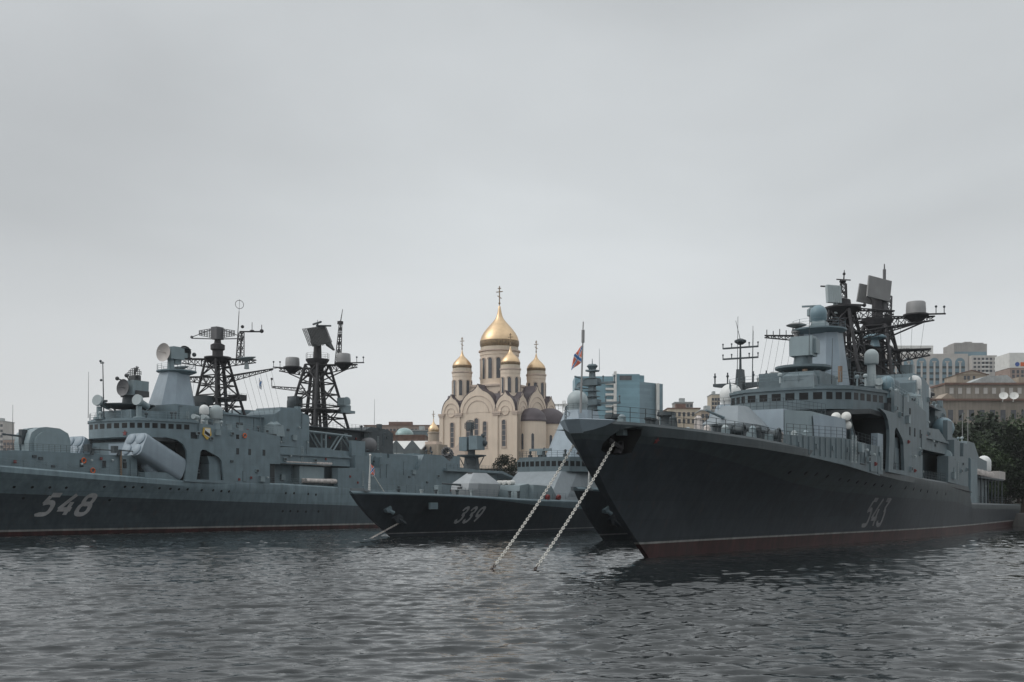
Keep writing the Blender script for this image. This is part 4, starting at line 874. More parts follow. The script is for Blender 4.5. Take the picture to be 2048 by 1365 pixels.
for y in (-2.3, 2.3):
    MB().lathe([(.8, 10.2), (.8, 10.5), (.45, 10.6), (.45, 11.2), (.75, 11.3), (.7, 11.6)], (11.5, y, 0), n=14).build('windlass', 'mast_grey', S543)
    MB().frus((8.4, 9.4, y - .4, y + .4), (8.6, 9.2, y - .3, y + .3), 10.1, 10.9).build('chain_stopper', 'mast_grey', S543)
for x, y in ((6.5, -3.0), (15.5, -4.8), (24, -5.6), (6.5, 3), (15.5, 4.8)):
    for d in (0, .9): MB().lathe([(.2, 9.6), (.2, 10.6), (.28, 10.65), (.28, 10.8)], (x + d, y, 0), n=10).build('bollard', 'mast_grey', S543)
for x, y, r in ((19.5, -5.3, .42), (27.0, -5.9, .55), (22.2, -4.6, .35)):
    mb = MB(); mb.ring((x, y - .5, 10.5), r, .12, (0, 1, 0), 18); mb.ring((x, y + .5, 10.5), r, .12, (0, 1, 0), 18); mb.tube((x, y - .5, 10.5), (x, y + .5, 10.5), r * .8, None, 14); mb.box(x - r, x + r, y - .6, y + .6, 9.5, 10.1)
    mb.build('hose_reel', 'mast_grey', S543)
for x, y in ((17.2, -5.2), (21.3, -5.9), (25.4, -6.2)): MB().box(x, x + .7, y, y + .6, 9.5, 10.5).build('deck_locker', 'ship_bluish', S543)
for x, y in ((50.6, -5.6), (51.2, -1.6)): MB().tube((x, y + (.0), 17.5), (x, y, 19.2), .24 if y < -5 else .3, None, 10).build('wrapped_post', 'wood_tan', S543)
# hawse pockets: dark recesses let into both bows, framed, with the chains coming out
POCK = [(2.55, 8.7), (2.7, 9.25), (3.1, 9.65), (3.6, 9.82), (5.0, 9.84), (5.35, 8.15), (4.3, 7.95), (3.3, 8.0), (2.75, 8.25)]
for sd in (-1, 1):
    c_in = MB().prism(POCK, 'y', sd * .5, sd * 7.5).build('tmp_cut', 'rubber_black'); c_in.parent = S543
    md = h543.modifiers.new('pocket', 'BOOLEAN'); md.operation = 'DIFFERENCE'; md.object = c_in; md.solver = 'EXACT'; md.material_mode = 'TRANSFER'
    bpy.context.view_layer.update()
    nm = bpy.data.meshes.new_from_object(h543.evaluated_get(bpy.context.evaluated_depsgraph_get())); h543.modifiers.clear(); h543.data = nm; nm.name = 'hull'; nm.set_sharp_from_angle(angle=R(22)); bpy.data.objects.remove(c_in)
    an = MB(); y = H543.half(4.2, 8.6); an.tube((3.4, sd * (y - .8), 9.1), (4.6, sd * (y - .3), 8.4), .16, .22, 8); an.prism([(4.0, 8.1), (4.9, 9.0), (5.0, 8.6), (4.5, 8.05)], 'y', sd * (y - .7), sd * (y - .3)); an.build('anchor', 'mast_black', S543)
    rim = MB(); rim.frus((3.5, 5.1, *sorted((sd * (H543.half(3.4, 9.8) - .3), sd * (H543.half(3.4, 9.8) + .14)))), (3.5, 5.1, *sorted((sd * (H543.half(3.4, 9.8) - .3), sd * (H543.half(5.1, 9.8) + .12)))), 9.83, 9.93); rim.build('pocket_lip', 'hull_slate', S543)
st_ = star(MB(), (0, 0, 0), .30, .04).build('star_emblem', 'emblem_red', S543); X, Z = 6.9, 9.1
nx = Vector((X + .3, -H543.half(X + .3, Z), Z)) - Vector((X - .3, -H543.half(X - .3, Z), Z)); nz = Vector((X, -H543.half(X, Z + .3), Z + .3)) - Vector((X, -H543.half(X, Z - .3), Z - .3))
nn = nx.cross(nz).normalized(); nn = -nn if nn.y > 0 else nn
st_.location = Vector((X, -H543.half(X, Z), Z)) + nn * .06; st_.rotation_euler = (-nn).to_track_quat('Y', 'Z').to_euler()
mb = MB().tube((45.5, -H543.half(45.5, 8.4) - .1, 8.5), (110, -9.75, 6.2), .06, None, 5); mb.build('mooring_rope', 'rubber_black', S543)
for i, (x, y) in enumerate(((4.5, -1.8), (9.8, -3.6), (13.2, -4.3), (18.4, -4.6), (23.5, -5.2), (26.2, -4.8), (29, -5.9), (31.5, -6.4), (34.5, -6.6), (9.2, .8), (20.5, -2.2), (25, 1.4))):
    mb = MB().frus((x - .35, x + .35, y - .3, y + .3), (x - .28, x + .28, y - .22, y + .22), 9.4, 10.6 + .2 * (i % 3)); mb.lathe([(.26, 10.5 + .2 * (i % 3)), (.3, 10.75 + .2 * (i % 3)), (.12, 10.95 + .2 * (i % 3))], (x, y, 0), n=10); mb.build('deck_fitting', ('ship_bluish', 'mast_grey', 'tube_white', 'radome_grey')[i % 4], S543)
# jackstaff
mb = MB().tube((1.2, -.1, 10.4), (1.6, -.1, 16.3), .09, .05, 8); mb.tube((1.6, -.1, 16.0), (1.62, -.1, 16.9), .12, .12, 8); mb.tube((1.6, -.1, 16.9), (1.65, -.1, 17.5), .04); mb.build('jackstaff', 'drum_grey', S543)
jf = flag_cloth('naval_jack', None, world(S543, O543, (1.6, -.1, 15.9)), 1.25, 1.9, (-.98, .1, 0), None, 'jack', .55, .0)
tag(jf, 'large red jack with blue and white saltire on the bow staff of 543', 'flag')
# stern gear of 543: stanchions, platform, life rafts
mb = MB().box(126, 153, -8.8, -5.6, 8.7, 9.0)
for x in (127, 131, 135, 139, 143, 147, 152): mb.tube((x, -8.6, 4.4), (x, -8.6, 8.7), .12, None, 6)
mb.box(150, 158, -8.4, -6, 9.0, 10.5, 1); mb.box(112, 118.5, -9.3, -8.0, 4.6, 11.4, 2); mb.build('aft_platform', ['mast_grey', 'dish_tan', 'ship_grey'], S543)
for i in range(5): MB().lathe([(.1, 0), (.5, .12), (.55, .8), (.5, 1.5), (.1, 1.62)], (127.5 + i * 3.6, -8.3, 9.75 - .05 * i), (.8, .6, 0), 12).build('raft_canister', 'tube_white', S543)
mb = MB().dome((147, -6.2, 10.4), 1.25, 1.6); mb.tube((147, -6.2, 8.9), (147, -6.2, 10.4), .9, 1.0, 12); mb.build('radome', 'radome_white', S543)
for x, y, z, l in ((144, -3, 5, 16), (150, -3, 5, 17)): MB().tube((x, y, z), (x, y, z + l), .09, .05, 6).build('whip_antenna', 'drum_grey', S543)
MB().rail(H543.edge(110, 162, 24), 1.1, 1.6).build('railing', 'mast_grey', S543)
# small boat under its davit
mb = MB(); sec = []
for i in range(9):
    t = i / 8; x = 92.5 + 8.5 * t; b = 1.2 * math.sin(math.pi * min(1, .12 + t * .75)) ; sec.append([(x, -8.4 - b, 10.7), (x, -8.4 - b * .7, 10.0 - .2), (x, -8.4, 9.5), (x, -8.4 + b * .7, 9.8), (x, -8.4 + b, 10.7)])
v = [p for s_ in sec for p in s_]; f = [(i * 5 + j, (i + 1) * 5 + j, (i + 1) * 5 + j + 1, i * 5 + j + 1) for i in range(8) for j in range(4)] + [(i * 5, (i + 1) * 5, (i + 1) * 5 + 4, i * 5 + 4) for i in range(8)]
mb.add(v, f); mb.build('service_boat', 'rubber_black', S543); MB().lathe([(.2, 0), (.9, .4), (.95, 4), (.2, 4.6)], (95, -8.4, 11.2), (1, 0, 0), 12).build('torpedo_tube', 'ship_bluish', S543)

# ---------------------------------------------------------------- anchor chains of 543
def chain(a, b, sag, label, groupn):
    a, b = Vector(a), Vector(b); L = (b - a).length; n = int(L / .2)
    t = empty('anchor_chain', a)
    mb = MB(); k = 14; r = .029; c = []
    for i in range(k):
        th = 2 * math.pi * i / k; c.append(Vector((.072 * (1 if math.cos(th) > 0 else -1) * (1 if abs(math.cos(th)) > .02 else 0) + .054 * math.cos(th), .072 * math.sin(th), 0)))
    v = []
    for i in range(k):
        d = (c[(i + 1) % k] - c[i - 1]).normalized(); o1 = Vector((-d.y, d.x, 0)); o2 = Vector((0, 0, 1))
        for j in range(6):
            th = 2 * math.pi * j / 6; v.append(c[i] + o1 * r * math.cos(th) + o2 * r * math.sin(th))
    mb.add(v, [(i * 6 + j, ((i + 1) % k) * 6 + j, ((i + 1) % k) * 6 + (j + 1) % 6, i * 6 + (j + 1) % 6) for i in range(k) for j in range(6)])
    base = mb.build('link', 'chain_pale', t)
    pt = lambda s: a.lerp(b, s) - Vector((0, 0, 1)) * sag * 4 * s * (1 - s)
    for i in range(n):
        s = (i + .5) / n; d = (pt(s + .01) - pt(s - .01)).normalized()
        q = d.to_track_quat('X', 'Z') @ Matrix.Rotation(R(45 + 90 * (i % 2)), 4, 'X').to_quaternion()
        if i == 0: o = base; o.location = pt(s) - a
        else: o = copy_of(base, t, pt(s) - a)
        o.rotation_euler = q.to_euler()
        if i >= n - 5:
            if i == n - 5: dk = base.data.copy(); dk.materials[0] = M['roof_rust_chain']
            o.data = dk
    tag(t, label, 'anchor chain', 'anchor chains at the bow of 543')
yy = H543.half(3.6, 8.8)
chain(world(S543, O543, (3.7, -yy + .35, 8.85)), (1.22, 71.2, -.25), .32, 'pale anchor chain from the near bow pocket of 543, crossing in front of its stem', 'c')
chain(world(S543, O543, (3.7, yy - .2, 8.85)), (-1.55, 72.6, -.25), .32, 'pale anchor chain from the far side of the bow of 543, entering the water leftmost', 'c')

# ---------------------------------------------------------------- corvettes
CORV = dict(L=104.5, stem=8.6, bul=.35,
    bd=[(0, .3), (2, 1.2), (6, 2.5), (15, 4.2), (28, 5.6), (42, 6.4), (80, 6.4), (104, 5.6)],
    bw=[(0, .15), (8, 1.0), (20, 2.9), (35, 4.6), (50, 5.6), (80, 5.8), (104, 5.2)],
    fl=[(0, 1.3), (20, 1.6), (45, 1.3), (70, 1), (104, 1)])
def corvette(root, h, first):
    P, G = 'stealth_pale', 'ship_grey'
    # gunhouse
    bot = [(24.6, -1.5), (26, -2.2), (31.6, -2.3), (33, -1.6), (33, 1.6), (31.6, 2.3), (26, 2.2), (24.6, 1.5)]
    g = MB(); v = []
    for k, z, dx in ((.92, 5.5, 0), (1.0, 6.5, 0), (1.0, 7.4, .3), (.42, 9.0, .5)): v += [(28.8 + (x - 28.8) * k + dx, y * k * (.85 if k < .5 else 1), z) for x, y in bot]
    g.add(v, [tuple(range(8))[::-1], tuple(range(24, 32))] + [(r * 8 + i, r * 8 + (i + 1) % 8, r * 8 + 8 + (i + 1) % 8, r * 8 + 8 + i) for r in (0, 1, 2) for i in range(8)])
    gt = g.build('gun_turret', 'gun_pale', root, 20)
    b = MB(); b.add([(24.5, -.4, 6.7), (24.5, .4, 6.7), (27.5, .4, 9.03), (27.5, -.4, 9.03), (24.9, -.4, 6.5), (24.9, .4, 6.5), (27.9, .4, 8.8), (27.9, -.4, 8.8)], [(0, 1, 2, 3), (4, 7, 6, 5), (0, 4, 5, 1), (1, 5, 6, 2), (2, 6, 7, 3), (3, 7, 4, 0)]); b.build('gun_slot', 'mast_black', gt)
    MB().tube((26, 0, 7.15), (20.3, 0, 7.3), .17, .1, 8).build('gun_barrel', 'mast_grey', gt)
    mb = MB().prism([(33.5, 5), (34.0, 7.2), (36.6, 7.5), (36.6, 5)], 'y', -4.6, 4.6); mb.prism([(36.6, 5), (36.6, 7.35), (42.2, 7.2), (44.5, 5)], 'y', -5.4, 5.4)
    mb.build('missile_cell_house', 'ship_bluish' if first else P, root)
    for y in (-2.4, -1.4, -.4): MB().lathe([(.1, 0), (.36, .1), (.38, .7), (.36, 1.3), (.1, 1.4)], (34.4, y, 7.65), (1, 0, 0), 12).build('raft_canister', 'white_paint', root)
    # faceted superstructure: leaning front panel, leaning sides
    o = []
    for (xf, xr, y, z) in ((42.0, 74, 6.2, 4.9), (47.8, 73, 5.1, 9.7)): o.append([(xf, -y * .8, z), (xf + 3.5, -y, z), (xr, -y, z), (xr, y, z), (xf + 3.5, y, z), (xf, y * .8, z)])
    mb = MB().add(o[0] + o[1], [tuple(range(6, 12))] + [(i, (i + 1) % 6, 6 + (i + 1) % 6, 6 + i) for i in range(6)], 0)
    mb.build('superstructure', [P if first else 'ship_bluish'], root, 15)
    mb = MB()
    for x in (43.8, 45.8): mb.box(x, x + .35, -5.3 + .45, 5.3 - .45, 0, 0)
    plan = [(72, -6.2), (52.5, -6.2), (49.0, -4.9), (48.0, -2), (48.0, 2), (49.0, 4.9), (52.5, 6.2), (72, 6.2)]
    mb = MB().prism(plan, 'z', 9.7, 11.75); mb.prism([(x + .3 if x < 60 else x, y * .97) for x, y in plan], 'z', 11.75, 12.1)
    br = mb.build('bridge', 'ship_slate', root, 20)
    for i, k in enumerate([0, 3, 3, 4, 3, 3, 0]):
        p, q = Vector(plan[i] + (0,)), Vector(plan[i + 1] + (0,))
        for j in range(k):
            a = p.lerp(q, (j + .14) / k); c = p.lerp(q, (j + .86) / k); MB().plate((a.x, a.y), (c.x, c.y), 10.55, 11.4, .07, 0, -.06).build('window', 'window_glass', br)
    MB().rail([(52.5, -6, 12.1), (49.2, -4.7, 12.1), (48.3, -2, 12.1), (48.3, 2, 12.1), (49.2, 4.7, 12.1), (52.5, 6, 12.1)], 1, 1.1).build('railing', 'mast_grey', root)
    mb = MB()
    for x, y, a in ((50, -3.6, .9), (50.5, 0.6, 1.3), (51, 3.6, .8), (53.5, -5.0, .9), (52, 2.3, .7)): mb.tube((x, y, 12.1), (x, y, 12.1 + a), .16); mb.ball((x, y, 12.2 + a), .26, 8, 6); mb.box(x - .3, x + .3, y - .25, y + .25, 12.1, 12.6)
    mb.build('bridge_fittings', 'mast_grey', root)
    mb = MB().tube((50.6, 1.4, 12), (50.6, 1.4, 13.2), .2); mb.prism([(50.3, -.6), (50.9, -.6), (50.9, 3.4), (50.3, 3.4)], 'z', 13.2, 13.6); mb.box(50.2, 51, .9, 1.9, 12.5, 13.2); mb.build('navigation_radar', 'ship_bluish', root)
    # tower
    o = []
    for cx, hx, y, z in ((59.5, 5.2, 4.3, 12.1), (61.8, 2.6, 2.2, 20.6)): o.append([(cx - hx, -y * .5, z), (cx - hx * .5, -y, z), (cx + hx, -y, z), (cx + hx, y, z), (cx - hx * .5, y, z), (cx - hx, y * .5, z)])
    tw = MB().add(o[0] + o[1], [tuple(range(6, 12))] + [(i, (i + 1) % 6, 6 + (i + 1) % 6, 6 + i) for i in range(6)]).build('radar_tower', 'ship_pale', root, 15)
    MB().rail([(58.5, -2.4, 20.6), (58.5, 2.4, 20.6)], 1, 1).build('railing', 'mast_grey', tw)
    b = MB(); b.ball((61.0, 0, 22.3), 1.8, 24, 16); b.lathe([(1.5, 20.6), (1.75, 21.4)], (61.0, 0, 0), n=20); b.build('radome', 'radome_grey' if first else 'radome_white', tw)
    if first:
        mb = MB().frus((65.6, 67.5, -.8, .8), (66.2, 67.0, -.4, .4), 17, 28.0); mb.box(65.7, 67.5, -.9, .9, 27.9, 28.2); mb.lathe([(.6, 28.3), (1.0, 28.9), (.7, 29.2)], (66.6, 0, 0), n=10); mb.tube((66.6, 0, 29), (66.6, 0, 30.2), .1, .05)
        for z, l in ((22.0, 5.4), (25.6, 4.4)):
            mb.box(66.1, 66.9, -l, l * .6, z, z + .35); mb.box(65.6, 67.4, -1.4, 1.4, z - .2, z + .9)
            for k in range(4): y = -l + k * l * .5; mb.tube((66.5, y, z), (66.5, y, z + 1.2), .1); mb.ball((66.5, y, z + 1.3), .2, 8, 6)
        for z in (19.5, 21, 23.4, 24.4, 26.6): mb.box(65.5, 67.5, -1.15, 1.15, z, z + .12); mb.tube((65.4, 1.2, z), (64.4, 2.4, z + .4), .15)
        for x, y, z in ((65, 2.6, 22.8), (65, 4.0, 21.5), (65.5, 2.0, 25.4)): mb.tube((66.4, 0, z - .6), (x, y, z - .4), .12); dish(mb, (x, y, z), (-.7, .2, .4), .6, .2)
        mb.tube((67.4, -1.0, 28), (67.4, -1.0, 32), .05, .03)
    else:
        mb = MB().frus((64.8, 68.2, -1.0, 1.0), (65.8, 67.2, -.5, .5), 17, 27.0); mb.tube((66.5, 0, 27), (66.5, 0, 31.6), .22, .12); mb.lathe([(.4, 31.2), (1.0, 31.6), (1.0, 31.9), (.3, 32.2)], (66.5, 0, 0), n=10); mb.tube((66.5, 0, 32), (66.5, .8, 35.3), .06, .03)
        for z, l in ((28.8, 3.0), (30.6, 3.0)):
            mb.box(66.2, 66.8, -l, l, z, z + .22)
            for y in (-l, -l * .5, l * .5, l): mb.tube((66.5, y, z), (66.5, y, z + .8), .08); mb.ball((66.5, y, z + .8), .16, 8, 6)
        mb.prism([(-4.6, 24.3), (0, 23.6), (4.6, 24.3), (4.6, 24.75), (-4.6, 24.75)], 'x', 66, 67)
        for y in (-4.4, -2.2, 2.2, 4.4): mb.tube((66.5, y, 24.7), (66.5, y, 26.6), .12); mb.ball((66.5, y, 26), .25, 8, 6)
        mb.ball((65.0, -4.4, 23.9), .9, 12, 8); mb.tube((65, -4.4, 20), (65, -4.4, 23.5), .25)
    mb.build('mast', 'ship_slate' if first else 'mast_grey', tw)
    mb = MB().tube((60, 2.0, 20.6), (62, 0.6, 20.6), .1); MB().lathe([(.3, 12.1), (.3, 15.2)], (55.0, -4.5, 0), n=10).build('white_post', 'white_paint', root)
    # bow fittings: anchor flukes in their recess, jackstaff, hatch
    for z, x, s in ((3.6, 6.2, .55), (2.4, 8.5, .85)):
        y = -h.half(x, z); a = MB(); a.prism([(x - 1.3 * s, z + .1), (x + .6 * s, z + 1.3 * s), (x + 1.1 * s, z - .2 * s), (x + .4 * s, z - .7 * s), (x - .7 * s, z - .5 * s)], 'y', y - .35, y + .6); a.tube((x, y - .2, z), (x + 1.2 * s, y - .5, z - .7 * s), .2, .28, 8); a.build('anchor', 'hull_black' if z < 3 else 'ship_grey', root)
    mb = MB().tube((4.0, 0, 5.8), (4.1, 0, 10.6), .09, .06, 8); mb.tube((3.7, .0, 5.8), (4.1, 0, 10.0), .05); mb.tube((4.1, 0, 8.8), (7.2, 0, 5.8), .06); mb.ball((4.1, 0, 10.7), .16, 8, 6); mb.build('jackstaff', 'white_paint', root)
    if first: MB().box(16.2, 17.2, -2.2, -1.5, 5.5, 7.0).build('deck_locker', 'ship_bluish', root)
    mb = MB().prism([(1.6, 6.0), (1.4, 6.4), (2.6, 6.1), (2.6, 5.9)], 'y', -1.2, 1.2)
    mb.build('deck_hatch', 'stealth_pale', root)
    MB().rail(h.edge(2, 34, 20), 1.0, 1.6, .0 + .026) .build('railing', 'ship_grey', root)
    MB().rail(h.edge(35, 52, 8), 1.0, 1.6).build('railing', 'ship_grey', root)
    for x, y in ((8, -1.6), (12, -2.4), (14.6, -2.9), (19, -3.4), (22, -3.8), (31, -4.6), (33, -4.9)): MB().lathe([(.2, 5.2), (.2, 6.15), (.28, 6.2), (.28, 6.35)], (x, y, 0), n=8).build('bollard', 'radome_grey' if x in (12, 22) else 'mast_grey', root)

O339 = (-20.4, 138.2, 0); S339 = empty('warship', O339, AXIS)
tag(S339, 'small dark hulled corvette numbered 339 with a faceted pale gun turret, moored in the middle', 'warship')
H339 = Hull(zd=[(0, 6.05), (17, 5.7), (35, 5.15), (60, 4.9), (104.5, 4.7)], band=[(0, 5.65), (17, 5.35), (24, 5.1), (35, 4.25), (60, 3.1), (104, 2.8)], st=(.45, .58), **CORV)
H339.build(S339, ['hull_black', 'number_dull', 'hull_black', 'ship_grey'], 'deck_paint')
corvette(S339, H339, True)
numerals('339', 19.4, 1.75, 1.2, 2.25, .5, .42, .42, H339.half).build('hull_number', 'number_mid', S339)
mb = MB().box(12.5, 14.2, -3.55, -3.2, 3.7, 4.6); mb.build('side_fitting', 'ship_grey', S339)
for x in (40, 43.5): MB().lathe([(.1, 0), (.5, .1), (.5, .5), (.1, .6)], (x, -6.2, 5.3), (0, 1, .3), 12).build('fender', 'red_paint', S339)
f339 = flag_cloth('naval_jack', None, world(S339, O339, (4.1, 0, 9.6)), 1.3, 1.3, (.95, -.2, 0), None, 'jack', .45, 1.2)
tag(f339, 'small red and blue jack hanging on the white staff at the bow of 339', 'flag')
AC2 = AXIS + R(3.4)
OC2 = (7.2, 126.0, 0); SC2 = empty('warship', OC2, AC2)
tag(SC2, 'dark corvette mostly hidden behind the bow of 543, only its stem low beside it', 'warship')
HC2 = Hull(zd=[(0, 6.35), (17, 6.0), (35, 5.3), (60, 4.9), (104.5, 4.7)], band=[(0, 5.9), (17, 5.6), (24, 5.2), (35, 4.25), (60, 3.1), (104, 2.8)], st=(.62, .78), **CORV)
HC2.build(SC2, ['hull_black', 'number_dull', 'hull_black', 'ship_grey'], 'deck_paint')
corvette(SC2, HC2, False)
fc2 = flag_cloth('naval_jack', None, world(SC2, OC2, (4.1, 0, 10.4), AC2), 1.0, .95, (.95, -.1, 0), None, 'plain', .35, .6)
tag(fc2, 'tiny plain red flag on the white bow staff just left of the stem of 543', 'flag')
c3 = world(S339, O339, (9.6, -1.2, 2.2)); 
def short_chain(a, b, label):
    mb = MB(); a, b = Vector(a), Vector(b); n = int((b - a).length / .2); d = (b - a).normalized()
    for i in range(n):
        p = a.lerp(b, (i + .5) / n); mb.ring(p, .09, .03, Vector((d.y, -d.x, .3 * (-1) ** i)) if i % 2 else Vector((.2, -.4, 1)), 10, 0, 5)
    o = mb.build('anchor_chain', 'tube_white'); tag(o, label, 'anchor chain')
short_chain(c3, (-18.2, 140, -.1), 'short pale anchor chain slanting from the bow of 339 to the water')

# aft fire director and flight deck of 548
K = (150.0, 0.0)
mb = MB().lathe([(2.0, 12), (1.6, 15.2), (3.4, 15.6), (3.4, 15.8), (.9, 15.9), (.8, 17.2)], (K[0], K[1], 0), n=18)
for i in range(6): t = math.pi * i / 3; mb.tube((K[0] + 3 * math.cos(t), K[1] + 3 * math.sin(t), 15.7), (K[0] + 1.7 * math.cos(t), K[1] + 1.7 * math.sin(t), 13.2), .12)
mb.box(K[0] - 1.6, K[0] + 1.6, K[1] - 2.6, K[1] - .3, 17.0, 20.2, 1); mb.box(K[0] - 1.6, K[0] + 1.6, K[1] + .3, K[1] + 2.4, 16.8, 20.0, 1); mb.tube((K[0], K[1], 17), (K[0], K[1], 22.4), .45, .35, 8)
mb.build('fire_director', ['mast_grey', 'ship_grey'], S548)
m2 = MB()
for k in range(6):
    z_ = 22.6 + (k - 2.5) * .45; l_ = 1.5 * math.sqrt(max(.05, 1 - ((k - 2.5) / 3) ** 2)); m2.tube((K[0] - .6, K[1] - l_, z_), (K[0] - .6, K[1] + l_, z_), .1, None, 4)
for k in range(8): y_ = -1.4 + .4 * k; l_ = 1.3 * math.sqrt(max(.05, 1 - (y_ / 1.6) ** 2)); m2.tube((K[0] - .62, K[1] + y_, 22.6 - l_), (K[0] - .62, K[1] + y_, 22.6 + l_), .1, None, 4)
m2.box(K[0] - .8, K[0] + .4, -.5, .5, 21.8, 23.4); m2.build('radar_dish', 'mast_grey', S548)
for (x_, y_, z_, r_) in ((1.4, -2.7, 18.6, .7), (1, -2.5, 20.3, .5)): MB().ball((K[0] + x_, K[1] + y_, z_), r_, 10, 8).build('radar_head', 'mast_grey', S548)
mb = MB().box(142, 163, -7.6, 7.6, 4.5, 4.7); mb.box(128, 150, -8.4, 8.4, 11.4, 12.0); mb.prism([(150, 11.4), (150, 12.0), (156, 10.6), (156, 10.2)], 'y', -8.4, 8.4); mb.box(140, 150, -7, 7, 4.6, 11.4); mb.build('flight_deck', 'ship_grey', S548)
MB().rail([(128, -8.2, 12.0), (150, -8.2, 12.0)], 1.0, 1.4).build('railing', 'mast_grey', S548)

# ---------------------------------------------------------------- water
def water_heights(X, Y):
    rng = np.random.RandomState(3); Z = np.zeros_like(X)
    D = np.sqrt(X * X + Y * Y)
    for i in range(110):
        lam = 0.26 * (2.2 / 0.26) ** rng.rand(); th = rng.normal(math.radians(-82), 0.42); k = 2 * math.pi / lam
        amp = 0.0040 * lam ** .8 * (.6 + .8 * rng.rand())
        fade = np.clip(1.6 - D * .0045 / lam, 0, 1)
        Z += fade * amp * np.sin(k * (X * math.cos(th) + Y * math.sin(th)) + rng.rand() * 6.28 + 0.5 * np.sin(X * .07 + i) + .5 * np.sin(Y * .05 + 2 * i))
    patch = .80 + .42 * np.sin(X * .045 + 1.3 * np.sin(Y * .02)) * np.sin(Y * .035 + .7 * np.sin(X * .03))
    return Z * patch
def grid_lines(parts):
    o = []
    for a, b, s in parts: o += list(np.arange(a, b, s))
    return np.array(sorted(o))
gx = grid_lines([(-3000, -400, 300), (-400, -130, 15), (-130, -50, .6), (-50, -24, .3), (-24, 30, .14), (30, 60, .28), (60, 140, .6), (140, 400, 15), (400, 3001, 300)])
gy = grid_lines([(-400, 0, 50), (0, 20, 1), (20, 60, .12), (60, 110, .2), (110, 180, .4), (180, 290, 1.0)])
XX, YY = np.meshgrid(gx, gy); ZZ = water_heights(XX, YY)
nx_, ny_ = len(gx), len(gy)
co = np.stack([XX, YY, ZZ], -1).reshape(-1, 3).astype(np.float32)
idx = np.arange(nx_ * ny_).reshape(ny_, nx_)
quads = np.stack([idx[:-1, :-1], idx[:-1, 1:], idx[1:, 1:], idx[1:, :-1]], -1).reshape(-1, 4).astype(np.int32)
wm = bpy.data.meshes.new('water'); wm.vertices.add(len(co)); wm.vertices.foreach_set('co', co.ravel())
wm.loops.add(quads.size); wm.loops.foreach_set('vertex_index', quads.ravel()); wm.polygons.add(len(quads))
wm.polygons.foreach_set('loop_start', np.arange(0, quads.size, 4, dtype=np.int32)); wm.polygons.foreach_set('loop_total', np.full(len(quads), 4, dtype=np.int32))
wm.polygons.foreach_set('use_smooth', np.ones(len(quads), dtype=bool)); wm.update(); wm.validate()
m = bpy.data.materials.new('water'); m.use_nodes = True; t = m.node_tree; b = t.nodes['Principled BSDF']
b.inputs['Base Color'].default_value = (.012, .015, .016, 1); b.inputs['Roughness'].default_value = .03; b.inputs['IOR'].default_value = 1.333; b.inputs['Specular IOR Level'].default_value = .5
tcw = t.nodes.new('ShaderNodeTexCoord'); bump_prev = None
gp = t.nodes.new('ShaderNodeTexNoise'); gp.inputs['Scale'].default_value = .045; gp.inputs['Detail'].default_value = 3; gp.inputs['Distortion'].default_value = .6     # gusts and slicks
gmap = t.nodes.new('ShaderNodeMapping'); gmap.inputs['Scale'].default_value = (.7, 1.3, 1); t.links.new(tcw.outputs['Object'], gmap.inputs[0]); t.links.new(gmap.outputs[0], gp.inputs['Vector'])
gr = t.nodes.new('ShaderNodeMapRange'); gr.inputs[1].default_value = .36; gr.inputs[2].default_value = .62; gr.inputs[3].default_value = .35; gr.inputs[4].default_value = 1.0; t.links.new(gp.outputs['Fac'], gr.inputs[0])
for sc, di in ((1.5, .030), (4.2, .016), (10.0, .006)):
    mpw = t.nodes.new('ShaderNodeMapping'); mpw.inputs['Scale'].default_value = (.62, 1.3, 1); mpw.inputs['Rotation'].default_value = (0, 0, .2)
    t.links.new(tcw.outputs['Object'], mpw.inputs[0])
    nw = t.nodes.new('ShaderNodeTexNoise'); nw.inputs['Scale'].default_value = sc; nw.inputs['Detail'].default_value = 3; nw.inputs['Distortion'].default_value = .25; t.links.new(mpw.outputs[0], nw.inputs['Vector'])
    bw_ = t.nodes.new('ShaderNodeBump'); bw_.inputs['Distance'].default_value = di; t.links.new(nw.outputs['Fac'], bw_.inputs['Height']); t.links.new(gr.outputs[0], bw_.inputs['Strength'])
    if bump_prev: t.links.new(bump_prev.outputs[0], bw_.inputs['Normal'])
    bump_prev = bw_
t.links.new(bump_prev.outputs[0], b.inputs['Normal']); wm.materials.append(m)
wo = bpy.data.objects.new('water', wm); C.objects.link(wo); tag(wo, kind='structure', label='dark grey rippled harbour water')

# ---------------------------------------------------------------- land and quay
mat('ground_soil', (.10, .095, .08), rough=.9, var=.3, scale=.15)
mat('quay_concrete', (.11, .105, .10), rough=.85, var=.2, scale=.4, streak=.2)
mat('stone_cream', (.68, .57, .465), rough=.8, var=.07, scale=.15, streak=.06)
mat('stone_trim', (.54, .44, .37), rough=.8, var=.1)
mat('roof_plum', (.080, .064, .072), rough=.55, var=.12)
mat('gold_leaf', (.66, .48, .30), rough=.40, metal=1.0, var=.10, scale=.5)
mat('gold_worn', (.24, .17, .10), rough=.45, metal=.6, var=.4, scale=2.0)
mat('window_dark', (.07, .075, .085), rough=.2, var=.3)
mat('teal_glass', (.17, .30, .36), rough=.4, var=.12, scale=.12, plates=.10)
mat('slate_glass', (.155, .235, .28), rough=.35, var=.12, scale=.12, plates=.10)
mat('market_glass', (.10, .12, .125), rough=.4, var=.15, plates=.1)
mat('panel_white', (.62, .62, .60), rough=.7, var=.08)
mat('concrete_pale', (.45, .43, .41), rough=.8, var=.1, scale=.2, streak=.1)
mat('concrete_grey', (.30, .29, .28), rough=.8, var=.12, scale=.2, streak=.1)
mat('brick_brown', (.29, .225, .195), rough=.85, var=.15, scale=.2, plates=.05)
mat('plaster_ochre', (.34, .285, .23), rough=.85, var=.14, scale=.25, streak=.15)
